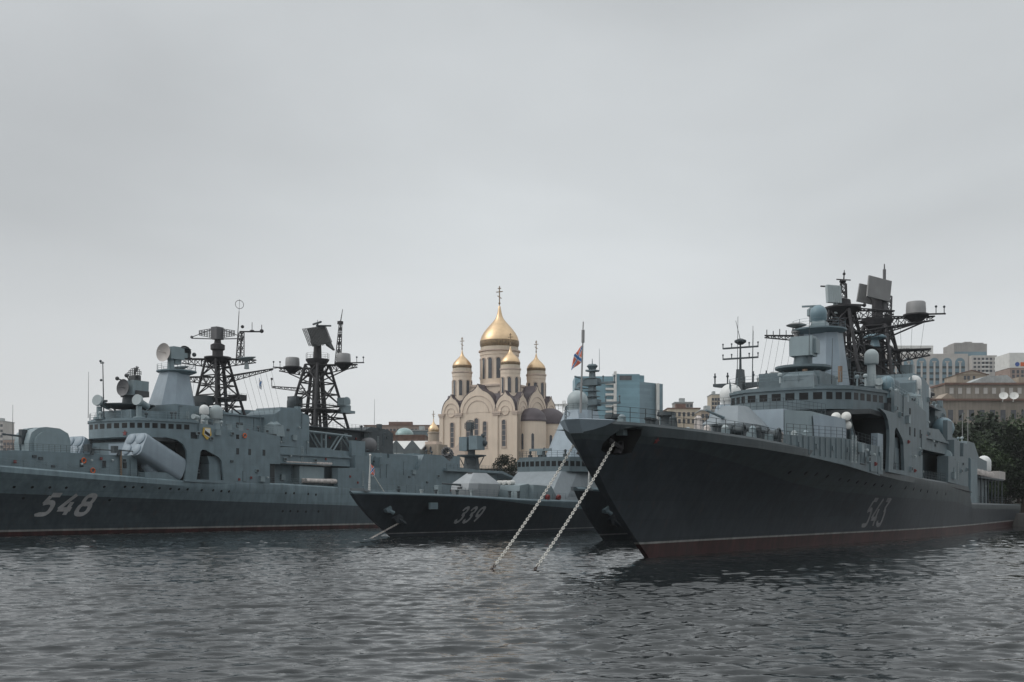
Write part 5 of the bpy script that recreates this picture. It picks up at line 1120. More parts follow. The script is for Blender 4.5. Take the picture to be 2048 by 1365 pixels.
mat('plaster_buff', (.235, .208, .178), rough=.85, var=.16, scale=.25, streak=.2)
mat('plaster_cream', (.52, .45, .36), rough=.85, var=.1, scale=.2, streak=.1)
mat('roof_metal', (.34, .36, .36), rough=.5, var=.2, streak=.1)
mat('roof_rust', (.16, .10, .08), rough=.8, var=.3)
mat('dome_glass', (.30, .42, .42), rough=.25, var=.12, plates=.08)
mat('skylight_glass', (.55, .62, .61), rough=.3, var=.08)
mat('sign_blue', (.04, .09, .30), rough=.5)
mat('leaf_dark', (.016, .026, .013), rough=.6, var=.45, scale=.5, spec=.25)
mat('leaf_mid', (.036, .056, .024), rough=.6, var=.45, scale=.5, spec=.25)
mat('bark', (.06, .045, .035), rough=.9)
QN = Vector((.52, .854)); QO = Vector((0, 279))
def gz(x, y):
    d = (Vector((x, y)) - QO).dot(QN)
    t = min(1, max(0, (d - 14) / 120)); t = t * t * (3 - 2 * t)
    return 2.5 + 14.5 * t + max(0, d - 140) * .03
mb = MB(); n = 44; ds = [0, 14, 25, 40, 55, 70, 85, 100, 120, 140, 200, 300, 500, 900, 1800]
for d in ds:
    for i in range(n + 1):
        q = QO + QN * d + Vector((QN.y, -QN.x)) * (-1600 + 3200 * i / n); mb.v.append((q.x, q.y, gz(q.x, q.y)))
mb.f = [(j * (n + 1) + i, j * (n + 1) + i + 1, (j + 1) * (n + 1) + i + 1, (j + 1) * (n + 1) + i) for j in range(len(ds) - 1) for i in range(n)]; mb.m = [0] * len(mb.f)
tag(mb.build('ground', 'ground_soil'), kind='structure', label='rising town ground behind the quay')
mb = MB(); a = QO - QN * 1.5; s_ = Vector((QN.y, -QN.x))
p = [a - s_ * 1600, a + s_ * 1600, QO + QN * 13 + s_ * 1600, QO + QN * 13 - s_ * 1600]
mb.prism([(v.x, v.y) for v in p], 'z', -3, 2.62); tag(mb.build('quay', 'quay_concrete'), kind='structure', label='concrete quay where the ships are moored by the stern')

def win_set(parent, xs, zs, w, h, y, mt='window_dark', arch=False, name='window'):
    base = None
    for x in xs:
        for z in zs:
            if base is None:
                m_ = MB()
                if arch: m_.prism([(-w / 2, -h / 2), (w / 2, -h / 2)] + [(w / 2 * math.cos(R(t)), h / 2 - w / 2 + w / 2 * math.sin(R(t))) for t in range(0, 181, 20)], 'y', -.06, .25)
                else: m_.box(-w / 2, w / 2, -.06, .25, -h / 2, h / 2)
                base = m_.build(name, mt, parent, loc=(x, y, z))
            else: copy_of(base, parent, (x, y, z))
def site(name, label, cat, pxc, Y, rot=0.0, group=None, z=None):
    X = (pxc - 1024) / FPX * Y; o = empty(name, (X, Y, gz(X, Y) - .5 if z is None else z), R(rot)); tag(o, label, cat, group); return o
def lz(py, Y, root): return CAM_H + (HORIZ - py) * Y / FPX - root.location.z
def simple(name, label, cat, px0, px1, ytop, Y, depth, wall, rot=0, win=None, roofm='roof_metal', cols=0, rows=0, ww=1.2, wh=1.6, wtop=None, wbot=None, group=None, parapet=True):
    r = site(name, label, cat, (px0 + px1) / 2, Y, rot, group); W = (px1 - px0) * Y / FPX / math.cos(R(rot)); H = lz(ytop, Y, r)
    MB().box(-W / 2, W / 2, 0, depth, 0, H).build('wall', wall, r)
    mb = MB().box(-W / 2 - .25, W / 2 + .25, -.25, depth + .25, H, H + .4); mb.box(-W * .2, W * .1, depth * .3, depth * .6, H + .4, H + 2.2); mb.build('roof', roofm, r)
    if cols:
        zt = lz(wtop, Y, r); zb = lz(wbot, Y, r)
        win_set(r, [(-W / 2) + W * (i + .5) / cols for i in range(cols)], [zb + (zt - zb) * (j + .5) / rows for j in range(rows)], ww, wh, 0)
    return r, W, H

# ---------------------------------------------------------------- the cathedral
CY = 400.0
cat_r = empty('cathedral', ((999 - 1024) / FPX * CY, CY, 17.0), R(-28.5)); tag(cat_r, 'cream stone cathedral with five gold onion domes and plum roofs behind the ships', 'cathedral')
def ogee(cx, z0, w, h, n=10):
    """keel shaped gable outline in x,z"""
    pts = []
    for i in range(n + 1):
        a = R(180 - 75 * i / n * 1.0); pts.append((cx + w / 2 * math.cos(a), z0 + h * .80 * math.sin(a)))
    pts.append((cx - w * .05, z0 + h * .87)); pts.append((cx, z0 + h))
    pts += [(2 * cx - x, z) for x, z in pts[-2::-1]]
    return pts
mb = MB().box(-15.5, 15.5, -15.5, 15.5, 0, 19.7); mb.box(-10.2, 10.2, -10.2, 10.2, 19.7, 30.2)
for sg in (-1, 1):
    for x in (-15.0, -8.0, 7.4, 15.0):
        if sg < 0: mb.box(x - .75, x + .75, -15.95, -15.5, 0, 18.4)
        mb.box(15.5, 15.95, x - .75, x + .75, 0, 18.4)
mb.build('wall', 'stone_cream', cat_r)
mb = MB()
for x0, x1 in ((-15.9, -13.9), (-9.2, -6.4), (6.2, 9.2), (13.9, 15.9)): mb.box(x0, x1, -16.15, -15.5, 18.4, 19.0); mb.box(x0 - .2, x1 + .2, -16.3, -15.5, 19.0, 19.7)
for y0, y1 in ((-15.9, -13.9), (-9.2, -6.4), (6.2, 9.2), (13.9, 15.9)): mb.box(15.5, 16.15, y0, y1, 18.4, 19.0); mb.box(15.5, 16.3, y0 - .2, y1 + .2, 19.0, 19.7)
mb.box(-10.6, 10.6, -10.6, 10.6, 29.4, 30.0); mb.build('cornice', 'stone_trim', cat_r)
for (c, wd, h) in ((-11.1, 7.4, 6.6), (-.1, 14.6, 9.8), (10.9, 7.8, 7.0)):
    for ax in ('y', 'x'):
        cc = c if ax == 'y' else c
        g = MB(); f0 = ogee(cc, 19.7, wd, h)
        g.prism(f0, ax, -15.6 if ax == 'y' else 15.1, -15.1 if ax == 'y' else 15.6); gb = g.build('gable', 'stone_cream', cat_r)
        rm = MB(); rf = ogee(cc, 19.75, wd + .4, h + .28); rm.prism(rf, ax, -15.08, 15.08); 
        if ax == 'y' or True:
            loop = [((x, -15.55, z) if ax == 'y' else (15.55, x, z)) for x, z in rf]; rm.path(loop, .13, 5)
        rm.build('barrel_roof', 'roof_plum', cat_r)
        mo = MB()
        for k in (.86, .62) if wd > 10 else (.8,):
            l2 = [(cc + wd / 2 * k * math.cos(R(t)), 19.4 + h * .74 * k * math.sin(R(t))) for t in range(0, 181, 12)]
            mo.path([((x, -15.66, z) if ax == 'y' else (15.66, x, z)) for x, z in l2], .14, 5)
        if wd < 10: mo.ring((cc, -15.66, 20.0) if ax == 'y' else (15.66, cc, 20.0), 1.6, .12, (0, 1, 0) if ax == 'y' else (1, 0, 0), 20)
        mo.build('moulding', 'stone_trim', gb)
def arch_window(x, z0, z1, wd, y, parent, rot90=None):
    pr = [(-wd / 2, z0), (wd / 2, z0)] + [(wd / 2 * math.cos(R(t)), z1 - wd / 2 + wd / 2 * math.sin(R(t))) for t in range(0, 181, 20)]
    if rot90 is None:
        o = MB().prism([(x + a, b) for a, b in pr], 'y', y - .05, y + .1).build('window', 'window_dark', parent)
        f = MB().path([(x + a * 1.3, y - .1, b) for a, b in pr[1:]] + [(x - wd * .65, y - .1, z0)], .17, 5); f.box(x - wd * .8, x + wd * .8, y - .3, y, z0 - .5, z0 - .1)
        for k in range(1, 5): f.box(x - wd / 2, x + wd / 2, y - .1, y - .06, z0 + (z1 - z0) * k / 5, z0 + (z1 - z0) * k / 5 + .12)
    else:
        o = MB().prism([(x + a, b) for a, b in pr], 'x', y - .1, y + .05).build('window', 'window_dark', parent)
        f = MB().path([(y + .1, x + a * 1.3, b) for a, b in pr[1:]] + [(y + .1, x - wd * .65, z0)], .17, 5)
    f.build('frame', 'stone_trim', o)
for x, z0, z1 in ((-10.6, 7.6, 16.6), (-4.0, 7.6, 16.6), (-.6, 7.6, 17.8), (2.8, 7.6, 16.6), (10.4, 7.6, 16.9)): arch_window(x, z0, z1, 1.35, -15.5, cat_r)
for x in (-6, -2, 2, 6): arch_window(x, 24.6, 27.6, 1.4, -10.2, cat_r)
for x in (-6, -2, 2, 6): arch_window(x, 24.6, 27.6, 1.4, 10.2, cat_r, True)
mb = MB().box(-8.5, -3.5, -18.5, -15.5, 0, 4.5); mb.build('porch', 'stone_cream', cat_r); MB().prism(ogee(-6, 4.5, 5.6, 4.6), 'y', -18.7, -15.5).build('porch_roof', 'stone_trim', cat_r)
def onion(x, y, zb, rd, zc, rdome, ztip, zcross, nwin, wz0, wz1, ww, main):
    """drum with arched lights, gold onion dome and three barred cross"""
    mb = MB().lathe([(rd * 1.02, zb), (rd * 1.02, zb + .8), (rd, zb + 1), (rd, zc - 1.2), (rd * 1.03, zc - 1.1), (rd * 1.03, zc)], (x, y, 0), n=32); dr = mb.build('drum', 'stone_cream', cat_r, 30)
    mb = MB().lathe([(rd * 1.04, zc), (rd * 1.10, zc + .25), (rd * 1.10, zc + .7), (rd * 1.0, zc + .75)], (x, y, 0), n=32); mb.build('cornice', 'stone_trim', dr)
    MB().lathe([(rd * 1.0, zc + .75), (rd * .99, zc + 1.9)], (x, y, 0), n=32).build('dome_collar', 'plaster_cream', dr)
    for i in range(nwin):
        t = 2 * math.pi * (i + .5) / nwin; c = Vector((math.cos(t), math.sin(t), 0)); s = Vector((-c.y, c.x, 0)); v = []
        pr = [(-ww / 2, wz0), (ww / 2, wz0)] + [(ww / 2 * math.cos(R(q)), wz1 - ww / 2 + ww / 2 * math.sin(R(q))) for q in range(0, 181, 30)]
        for dd in (-.25, .04): v += [Vector((x, y, 0)) + c * (rd + dd) + s * a + Vector((0, 0, b)) for a, b in pr]
        k = len(pr); w_ = MB().add(v, [tuple(range(k))[::-1], tuple(range(k, 2 * k))] + [(j, (j + 1) % k, k + (j + 1) % k, k + j) for j in range(k)]); wo_ = w_.build('window', 'window_dark', dr)
        fr = MB(); fr.path([Vector((x, y, 0)) + c * (rd + .06) + s * a * 1.45 + Vector((0, 0, b + (.25 if b > wz1 - ww / 2 - .01 else 0))) for a, b in pr[1:]] , .13 if not main else .16, 5); fr.build('frame', 'stone_trim', wo_)
    z0 = zc + 1.9; H = ztip - z0
    P = [(.93, 0), (.985, .05), (1.0, .10), (.985, .17), (.92, .26), (.81, .35), (.66, .44), (.50, .525), (.35, .60), (.23, .67), (.155, .74), (.11, .82), (.075, .9), (.055, .97), (1e-4, 1.0)]
    dm = MB().lathe([(rdome * r, z0 + H * h) for r, h in P], (x, y, 0), n=40).build('onion_dome', 'gold_leaf', cat_r, 60)
    MB().lathe([(rdome * .935, z0 - .05), (rdome * .992, z0 + H * .05), (rdome * 1.006, z0 + H * .10), (rdome * .998, z0 + H * .15), (rdome * .98, z0 + H * .15)], (x, y, 0), n=40).build('worn_band', 'gold_worn', dm, 60)
    mb = MB(); hc = zcross - ztip; k = hc / 7.2; mb.ball((x, y, ztip + .1 * hc), .06 * hc, 12, 8); mb.tube((x, y, ztip), (x, y, zcross), .16 * k + .05)
    for z, l, sl in ((.88, .12, 0), (.70, .25, 0), (.42, .15, .08)): mb.tube((x - l * hc * .75, y, ztip + hc * (z + sl)), (x + l * hc * .75, y, ztip + hc * (z - sl)), .13 * k + .05)
    mb.build('cross', 'gold_worn', dm)
onion(0, 0, 30, 6.95, 42.4, 7.15, 59.9, 66.8, 14, 32.6, 40.0, 1.45, True)
for sx in (-1, 1):
    for sy in (-1, 1): onion(sx * 9.9, sy * 9.9, 21, 3.45, 34.4, 3.5, 43.0, 47.6, 8, 26.4, 31.8, 1.15, False)
for (x, y, r, z0, z1) in ((17.5, -8, 4.9, 16.3, 21.2), (18.2, 4.5, 6.0, 16.0, 22.0)):
    ap = MB().lathe([(r, 0), (r, z0)], (x, y, 0), n=32).build('apse', 'stone_cream', cat_r); MB().lathe([(r * 1.05, z0), (r * 1.05, z0 + .5), (r * 1.02, z0 + .6)] + [(max(1e-3, r * 1.02 * math.cos(R(t))), z0 + .6 + (z1 - z0 - .6) * math.sin(R(t))) for t in range(15, 91, 15)], (x, y, 0), n=32).build('apse_roof', 'roof_plum', ap, 50)
    for t in (-105, -60):
        c = Vector((math.cos(R(t)), math.sin(R(t)), 0)); s = Vector((-c.y, c.x, 0)); o = Vector((x, y, 0)) + c * (r - .1); v = []
        for dd in (0, .16): v += [o + c * dd + s * a + Vector((0, 0, b)) for a, b in ((-.45, 6.5), (.45, 6.5), (.45, 11.6), (0, 12.1), (-.45, 11.6))]
        MB().add(v, [(4, 3, 2, 1, 0), (5, 6, 7, 8, 9)] + [(j, (j + 1) % 5, 5 + (j + 1) % 5, 5 + j) for j in range(5)]).build('window', 'window_dark', ap)

# small chapel with one gold dome
r = site('chapel', 'small pink chapel tower with a single gold dome left of the cathedral', 'chapel', 867, 350, -25); Y = 350; Z = lambda py: lz(py, Y, r)
MB().box(-3.0, 3.4, -3, 3, 0, Z(890)).build('wall', 'plaster_ochre', r); MB().box(-2.0, 2.0, -2, 2, Z(890), Z(884)).build('base_block', 'stone_trim', r)
MB().lathe([(1.75, Z(884)), (1.75, Z(868)), (1.95, Z(867)), (1.95, Z(865)), (1.6, Z(864))], n=18).build('drum', 'plaster_ochre', r)
b0, b1 = Z(864), Z(838); P = [(.9, 0), (1.0, .12), (.97, .25), (.75, .42), (.45, .55), (.22, .66), (.10, .8), (.06, 1)]
MB().lathe([(1.75 * a, b0 + (b1 - b0) * h) for a, h in P], n=24).build('onion_dome', 'gold_leaf', r, 60)
mb = MB().tube((0, 0, b1 - .2), (0, 0, Z(822)), .10); mb.tube((-.55, 0, Z(829)), (.55, 0, Z(829)), .09); mb.tube((-.35, 0, Z(832)), (.35, 0, Z(833.5)), .09); mb.build('cross', 'gold_worn', r)
win_set(r, [-1.2, .6], [Z(900)], .7, 1.8, -3.0, arch=True)

# ---------------------------------------------------------------- town behind, left to right
r, W, H = simple('apartment_tower', 'pale far tower block at the left edge of the picture', 'tower block', -18, 6, 843, 620, 14, 'concrete_pale', cols=4, rows=5, ww=1.4, wh=1.5, wtop=846, wbot=900)
simple('office_block', 'low pale building far left, seen over the bow of 548', 'building', 6, 40, 880, 560, 14, 'brick_brown', cols=5, rows=2, ww=1.2, wh=1.5, wtop=883, wbot=905)
r, W, H = simple('office_block', 'stepped pale building far left under the gun barrel of 548', 'building', 22, 46, 876, 640, 12, 'concrete_pale')
simple('apartment_block', 'long brown brick apartment block behind the mainmast of 548', 'apartment block', 728, 886, 852, 520, 14, 'brick_brown', roofm='roof_rust', cols=22, rows=3, ww=1.1, wh=1.5, wtop=855, wbot=892)
simple('apartment_block', 'lower brown roofed apartment block right of the mainmast base of 548', 'apartment block', 700, 760, 864, 470, 12, 'brick_brown', roofm='roof_rust', cols=8, rows=2, ww=1.1, wh=1.5, wtop=867, wbot=885)
r = site('market_dome', 'round pale teal glass dome on a low drum', 'glass dome', 809, 430); Y = 430
mb = MB().lathe([(3.9, 0), (3.9, lz(871, Y, r))], n=24); mb.build('drum', 'concrete_grey', r); zt, zb = lz(856, Y, r), lz(871, Y, r)
MB().lathe([(max(1e-3, 3.6 * math.cos(R(t))), zb + (zt - zb) * math.sin(R(t))) for t in range(0, 91, 15)], n=24).build('dome', 'dome_glass', r, 10)
simple('hall_building', 'green grey low hall beside the teal glass dome', 'building', 826, 860, 862, 440, 14, 'ship_grey')
simple('hall_building', 'flat roofed dark hall under the teal glass dome', 'building', 745, 850, 872, 425, 20, 'roof_rust', roofm='roof_rust')
r = site('glass_market', 'market hall of grey glass under a white zigzag roof', 'market hall', 792, 340, -6); Y = 340; W = 98 * Y / FPX; z1, z0, zr = lz(880, Y, r), lz(899, Y, r), lz(878, Y, r)
MB().box(-W / 2, W / 2, 0, 16, 0, z0).build('glass_wall', 'market_glass', r)
nb = 3
for i in range(nb):
    xa, xb = -W / 2 + W * i / nb, -W / 2 + W * (i + 1) / nb; mid = (xa + xb) / 2
    g = MB().prism([(xa, z0), (xb, z0), (mid, z1)], 'y', .15, .35).build('glass_gable', 'market_glass', r)
MB().add([(-W / 2, .5, z0 - .2), (W / 2, .5, z0 - .2), (W / 2, 15, z1 + .5), (-W / 2, 15, z1 + .5), (-W / 2, .5, z0 - .6), (W / 2, .5, z0 - .6), (W / 2, 15, z1), (-W / 2, 15, z1)], [(0, 1, 2, 3), (7, 6, 5, 4), (0, 4, 5, 1), (1, 5, 6, 2), (2, 6, 7, 3), (3, 7, 4, 0)]).build('roof', 'panel_white', r)
r = site('skylight_house', 'small white glazed roof beside the market hall', 'skylight', 766, 380, 10); Y = 380; z0, z1 = lz(877, Y, r), lz(868, Y, r)
MB().box(-2.9, 2.9, 0, 6, 0, z0).build('wall', 'concrete_grey', r); MB().prism([(-3.1, z0), (3.1, z0), (0, z1)], 'y', -.2, 6.2).build('roof', 'skylight_glass', r)
r, W, H = simple('stone_house', 'cream house with pillared windows in the gap aft of 548', 'house', 768, 826, 920, 330, 10, 'plaster_cream', cols=4, rows=1, ww=.9, wh=2.6, wtop=924, wbot=945)
mb = MB()
for x in (-W * .35, W * .1, W * .42): mb.box(x - .5, x + .5, 2, 3, H, H + 1.4)
mb.build('chimney', 'plaster_cream', r)
simple('house', 'small ochre house seen under the crane frame of 548', 'house', 556, 590, 868, 400, 10, 'plaster_ochre', roofm='roof_rust', cols=5, rows=2, ww=1.0, wh=1.4, wtop=872, wbot=905)
simple('house', 'pale flat roofed house low between funnel and mainmast of 548', 'house', 552, 600, 884, 360, 8, 'concrete_pale', cols=5, rows=1, ww=.9, wh=1.1, wtop=887, wbot=900)
for px in (555, 577): pass
# glass office
Y = 560; r = site('glass_office', 'large blue green glass office building with a white balcony strip', 'office building', 1238, Y, 0, z=14); k = Y / FPX; X = lambda px: (px - 1238) * k; Z = lambda py: lz(py, Y, r)
MB().box(X(1150), X(1231), 0, 22, 0, Z(753)).build('wall', 'teal_glass', r); MB().box(X(1232), X(1278), -3, 22, 0, Z(750)).build('wall', 'teal_glass', r)
v = [(X(1278), -3), (X(1330), 8), (X(1330), 24), (X(1278), 24)]; MB().prism(v, 'z', 0, Z(765)).build('wall', 'slate_glass', r)
v = [(X(1278.5), -2.4), (X(1288), -1), (X(1288), 14), (X(1278.5), 14)]; MB().prism(v, 'z', Z(765), Z(752)).build('wall', 'teal_glass', r)
mb = MB().box(X(1227), X(1231.8), -4.0, -.1, 0, Z(745)); mb.build('balcony_tower', 'panel_white', r)
for py in (768, 779, 790, 802, 813, 824): MB().box(X(1211), X(1227), -1.6, -.05, Z(py) - .5, Z(py) + .6).build('balcony', 'panel_white', r)
MB().box(X(1238), X(1262), -3.2, -2.95, Z(762), Z(753)).build('window', 'window_dark', r)
MB().box(X(1314), X(1320), 2.0, 6, 0, Z(766)).build('balcony_tower', 'panel_white', r)
mb = MB().box(X(1228), X(1240), 6, 10, Z(750), Z(745)); mb.box(X(1286), X(1300), 10, 14, Z(765), Z(761)); mb.build('roof_plant', 'panel_white', r)
# crane far off
a = at(1128, 812, 700); t = empty('tower_crane', (a.x, a.y, gz(a.x, a.y))); tag(t, 'tiny pale tower crane right of the cathedral', 'crane'); zz = a.z - t.location.z
MB().lattice((0, 0, 0), (.8, .8), (0, 0, zz + 3), (.8, .8), 12, .2, .12).build('crane_tower', 'panel_white', t); mb = MB().truss((3, 0, zz + 1), (-16, 0, zz + .8), 1.4, .8, 10, .25); mb.box(2.4, 5, -.6, .6, zz - 1.4, zz + .6); mb.build('crane_jib', 'panel_white', t)
# low town in the gap over 543's foredeck
simple('house', 'ochre town house with a flat pavilion, over the foredeck of 543', 'house', 1336, 1400, 818, 420, 12, 'plaster_cream', roofm='roof_rust', cols=7, rows=2, ww=1, wh=1.6, wtop=822, wbot=850)
r, W, H = simple('pavilion', 'small grey rooftop pavilion above the ochre town house', 'pavilion', 1350, 1386, 806, 470, 8, 'concrete_grey', cols=5, rows=1, ww=.9, wh=1.2, wtop=808, wbot=816)
simple('house', 'yellow town house just left of the white radome behind 543', 'house', 1402, 1440, 822, 400, 12, 'plaster_ochre', cols=5, rows=2, ww=1, wh=1.5, wtop=827, wbot=850)
simple('apartment_block', 'cream slab block left of the white radome behind 543', 'apartment block', 1423, 1440, 790, 560, 12, 'plaster_cream', cols=3, rows=3, ww=1.2, wh=1.4, wtop=795, wbot=820)
simple('office_block', 'grey block half hidden behind the bridge of 543', 'building', 1528, 1590, 752, 480, 14, 'concrete_grey', cols=7, rows=3, ww=1.2, wh=1.6, wtop=757, wbot=790)
simple('office_block', 'grey block seen between the tower and foremast of 543', 'building', 1655, 1730, 756, 470, 14, 'concrete_grey', cols=8, rows=3, ww=1.2, wh=1.6, wtop=762, wbot=795)
# hotel with tall arches
Y = 560; r = site('hotel', 'pale hotel with a row of tall arched windows and a roof sign', 'hotel', 1866, Y, 0, z=14); k = Y / FPX; X = lambda px: (px - 1866) * k; Z = lambda py: lz(py, Y, r)
MB().box(X(1690), X(1936), 0, 18, 0, Z(708)).build('wall', 'concrete_pale', r)
for i in range(8):
    x = X(1920) - i * 25.7 * k; w_ = 19.5 * k; zt, zb = Z(716), Z(775)
    o = MB().prism([(x - w_ / 2, zb), (x + w_ / 2, zb)] + [(x + w_ / 2 * math.cos(R(t)), zt - w_ / 2 + w_ / 2 * math.sin(R(t))) for t in range(0, 181, 15)], 'y', -.08, .3).build('arched_window', 'slate_glass', r)
    f = MB().box(x - .45, x + .45, -.35, -.1, zb, zt - 2.0); f.box(x - 1.0, x + 1.0, -.35, -.1, zt - 2.4, zt - 1.7); f.build('mullion', 'concrete_pale', o)
    b_ = MB()
    for py in (734, 746, 758): b_.box(x - w_ / 2, x + w_ / 2, -.16, -.09, Z(py) - .9, Z(py) + .3)
    b_.build('spandrel', 'mast_grey', o)
sg = MB().box(X(1770), X(1868), 1.0, 1.6, Z(708), Z(691)).build('sign_board', 'panel_white', r)
cu = bpy.data.curves.new('lettering', 'FONT'); cu.body = 'HOTELS & RESORTS'; cu.align_x = 'RIGHT'; cu.size = 2.6; cu.extrude = .03; tmp = bpy.data.objects.new('tmp', cu); C.objects.link(tmp)
bpy.context.view_layer.update(); me = bpy.data.meshes.new_from_object(tmp.evaluated_get(bpy.context.evaluated_depsgraph_get())); bpy.data.objects.remove(tmp); bpy.data.curves.remove(cu)
xs_ = [v.co.x for v in me.vertices]; wid = max(xs_) - min(xs_); me.materials.append(M['mast_black']); lo = bpy.data.objects.new('lettering', me); C.objects.link(lo); lo.parent = sg; lo.rotation_euler = (R(90), 0, 0); s0 = (X(1864) - X(1802)) / wid; lo.scale = (s0, 1.0, 1); lo.location = (X(1864), .95, Z(703.5))
# apartment tower beside the hotel
Y = 640; r = site('apartment_tower', 'grey stepped tower block right of the arched hotel', 'tower block', 1948, Y, 0, z=16); k = Y / FPX; X = lambda px: (px - 1948) * k; Z = lambda py: lz(py, Y, r)
MB().box(X(1908), X(1974), 0, 16, 0, Z(688)).build('wall', 'concrete_grey', r); MB().box(X(1938), X(1988), -4, 12, 0, Z(713)).build('wall', 'concrete_pale', r); MB().box(X(1909), X(1973), -.15, .1, Z(712), Z(704)).build('window', 'slate_glass', r)
mb = MB().box(X(1912), X(1970), 2, 12, Z(688), Z(685)); mb.box(X(1935), X(1950), 4, 8, Z(685), Z(682)); mb.build('roof', 'concrete_grey', r); win_set(r, [X(p_) for p_ in (1944, 1952, 1960, 1968, 1976, 1984)], [Z(p_) for p_ in (720, 728, 736, 744)], 1.5, 1.3, -4)
for py in (724, 732, 740, 748): MB().box(X(1958), X(1972), -5, -4, Z(py) - .5, Z(py) + .2).build('balcony', 'panel_white', r)
# white and red building at the right edge
Y = 520; r = site('office_block', 'white and brick red block with a blue round emblem at the right edge', 'building', 2050, Y, 0, z=14); k = Y / FPX; X = lambda px: (px - 2050) * k; Z = lambda py: lz(py, Y, r)
MB().box(X(2019), X(2090), 0, 16, Z(736), Z(706)).build('upper_wall', 'panel_white', r); MB().box(X(2020), X(2090), .1, 16, 0, Z(736) - .01).build('wall', 'brick_brown', r)
mb = MB().lathe([(1.05, 0), (1.05, .12)], (X(2034.5), -.02, Z(729)), (0, -1, 0), 20); mb.build('emblem', 'sign_blue', r); MB().box(X(2041), X(2060), -.14, -.01, Z(733), Z(725)).build('sign_board', 'orange_paint', r)
win_set(r, [X(p_) for p_ in (2027, 2036, 2045)], [Z(744), Z(753)], 1.2, 1.6, .1)
# gabled house and the long buff range before it
Y = 430; r = site('gabled_house', 'pinkish house with a low pediment below the arched hotel', 'house', 1944, Y, 0, z=14); k = Y / FPX; X = lambda px: (px - 1944) * k; Z = lambda py: lz(py, Y, r)
MB().box(X(1913), X(1974), 0, 12, 0, Z(750)).build('wall', 'plaster_ochre', r); MB().prism([(X(1911), Z(750)), (X(1976), Z(750)), (X(1943), Z(741))], 'y', -.2, 12).build('pediment', 'plaster_ochre', r); mb = MB(); mb.path([(X(1910), -.3, Z(750)), (X(1943), -.3, Z(741)), (X(1977), -.3, Z(750))], .18); mb.build('roof_edge', 'roof_rust', r)
win_set(r, [X(p_) for p_ in (1930, 1937, 1948)], [Z(756)], 1.0, 1.5, 0)
Y = 370; r = site('terrace_range', 'long weathered buff building with a pale hipped roof, upper range on the right', 'building', 1960, Y, 0, z=12); k = Y / FPX; X = lambda px: (px - 1960) * k; Z = lambda py: lz(py, Y, r)
MB().box(X(1890), X(2100), 0, 14, 0, Z(770)).build('wall', 'plaster_buff', r); MB().box(X(1888), X(2102), -.5, 14, Z(770), Z(766)).build('cornice', 'roof_rust', r)
MB().prism([(X(1942), Z(766)), (X(2040), Z(766)), (X(2020), Z(749)), (X(1975), Z(752))], 'y', 2, 12).build('roof', 'roof_metal', r); MB().box(X(2040), X(2100), 1, 12, Z(766), Z(754)).build('attic', 'plaster_ochre', r)
mb = MB().box(X(2006), X(2012), 3, 5, Z(752), Z(747)); mb.build('chimney', 'brick_brown', r)
win_set(r, [X(p_) for p_ in range(1903, 2046, 17)], [Z(782)], 1.3, 2.0, 0, 'concrete_pale')
Y = 330; r = site('long_building', 'long buff building with tall dark windows behind the trees on the right', 'building', 1950, Y, 0, z=6); k = Y / FPX; X = lambda px: (px - 1950) * k; Z = lambda py: lz(py, Y, r)
MB().box(X(1862), X(2110), 0, 14, 0, Z(802)).build('wall', 'plaster_buff', r); MB().box(X(1858), X(2112), -.6, 14.2, Z(802), Z(798)).build('cornice', 'roof_rust', r)
win_set(r, [X(p_) for p_ in range(1880, 2100, 21)], [Z(831)], 1.5, 3.2, 0)
mb = MB().prism([(X(1884), Z(798)), (X(1914), Z(798)), (X(1898), Z(786))], 'y', 1, 8); mb.build('roof_gable', 'plaster_ochre', r)
Y = 380; r, W, H = simple('flat_house', 'pale low house with a grey roof between 543 and the long building', 'house', 1842, 1905, 780, 380, 12, 'concrete_pale', cols=5, rows=1, ww=1.1, wh=1.5, wtop=784, wbot=800)
r, W, H = simple('flat_house', 'house with a faded pink roof beside the mast of 543', 'house', 1815, 1868, 800, 345, 10, 'plaster_ochre', roofm='plaster_ochre')
for px, s in ((2007, 'left of the pair'), (2028, 'right of the pair')):
    a = at(px, 793, 326); mb = MB(); dish(mb, a, (-.3, -.8, .45), 1.25, .35); mb.tube(a, (a.x, a.y + .6, a.z - 1.6), .15); tag(mb.build('satellite_dish', 'panel_white'), 'white satellite dish on the long building roof, ' + s, 'satellite dish', 'satellite dishes on the roof')

# ---------------------------------------------------------------- trees
def tree_mesh(seed, h, w, leafm):
    rng = random.Random(seed); mb = MB(); lobes = []
    for i in range(16):
        t = rng.random(); z = h * (.28 + .66 * t); rad = w * (.5 * math.sin(math.pi * min(1, .18 + t * .80)) + .05); a = rng.random() * 6.28; lobes.append((Vector((rad * .8 * math.cos(a), rad * .8 * math.sin(a), z)), w * (.17 + .14 * rng.random())))
    for c, r in lobes:
        for _ in range(190):
            d = Vector((rng.gauss(0, 1), rng.gauss(0, 1), rng.gauss(0, .8))); d.normalize(); p = c + d * r * (.55 + .55 * rng.random()); s = .16 + .2 * rng.random()
            u = Vector((rng.gauss(0, 1), rng.gauss(0, 1), rng.gauss(0, 1))).normalized(); v = u.orthogonal().normalized(); k = len(mb.v)
            mb.v += [tuple(p - u * s), tuple(p + v * s * .6), tuple(p + u * s), tuple(p - v * s * .6)]; mb.f.append((k, k + 1, k + 2, k + 3)); mb.m.append(0)
    cr = mb.build('crown', leafm); tr = MB(); tr.tube((0, 0, 0), (.1, 0, h * .5), h * .022, h * .014, 8)
    for c, r in lobes[:9]: tr.tube((.1, 0, h * (.25 + .2 * rng.random())), c, h * .009, h * .004, 5)
    return cr, tr.build('trunk', 'bark')
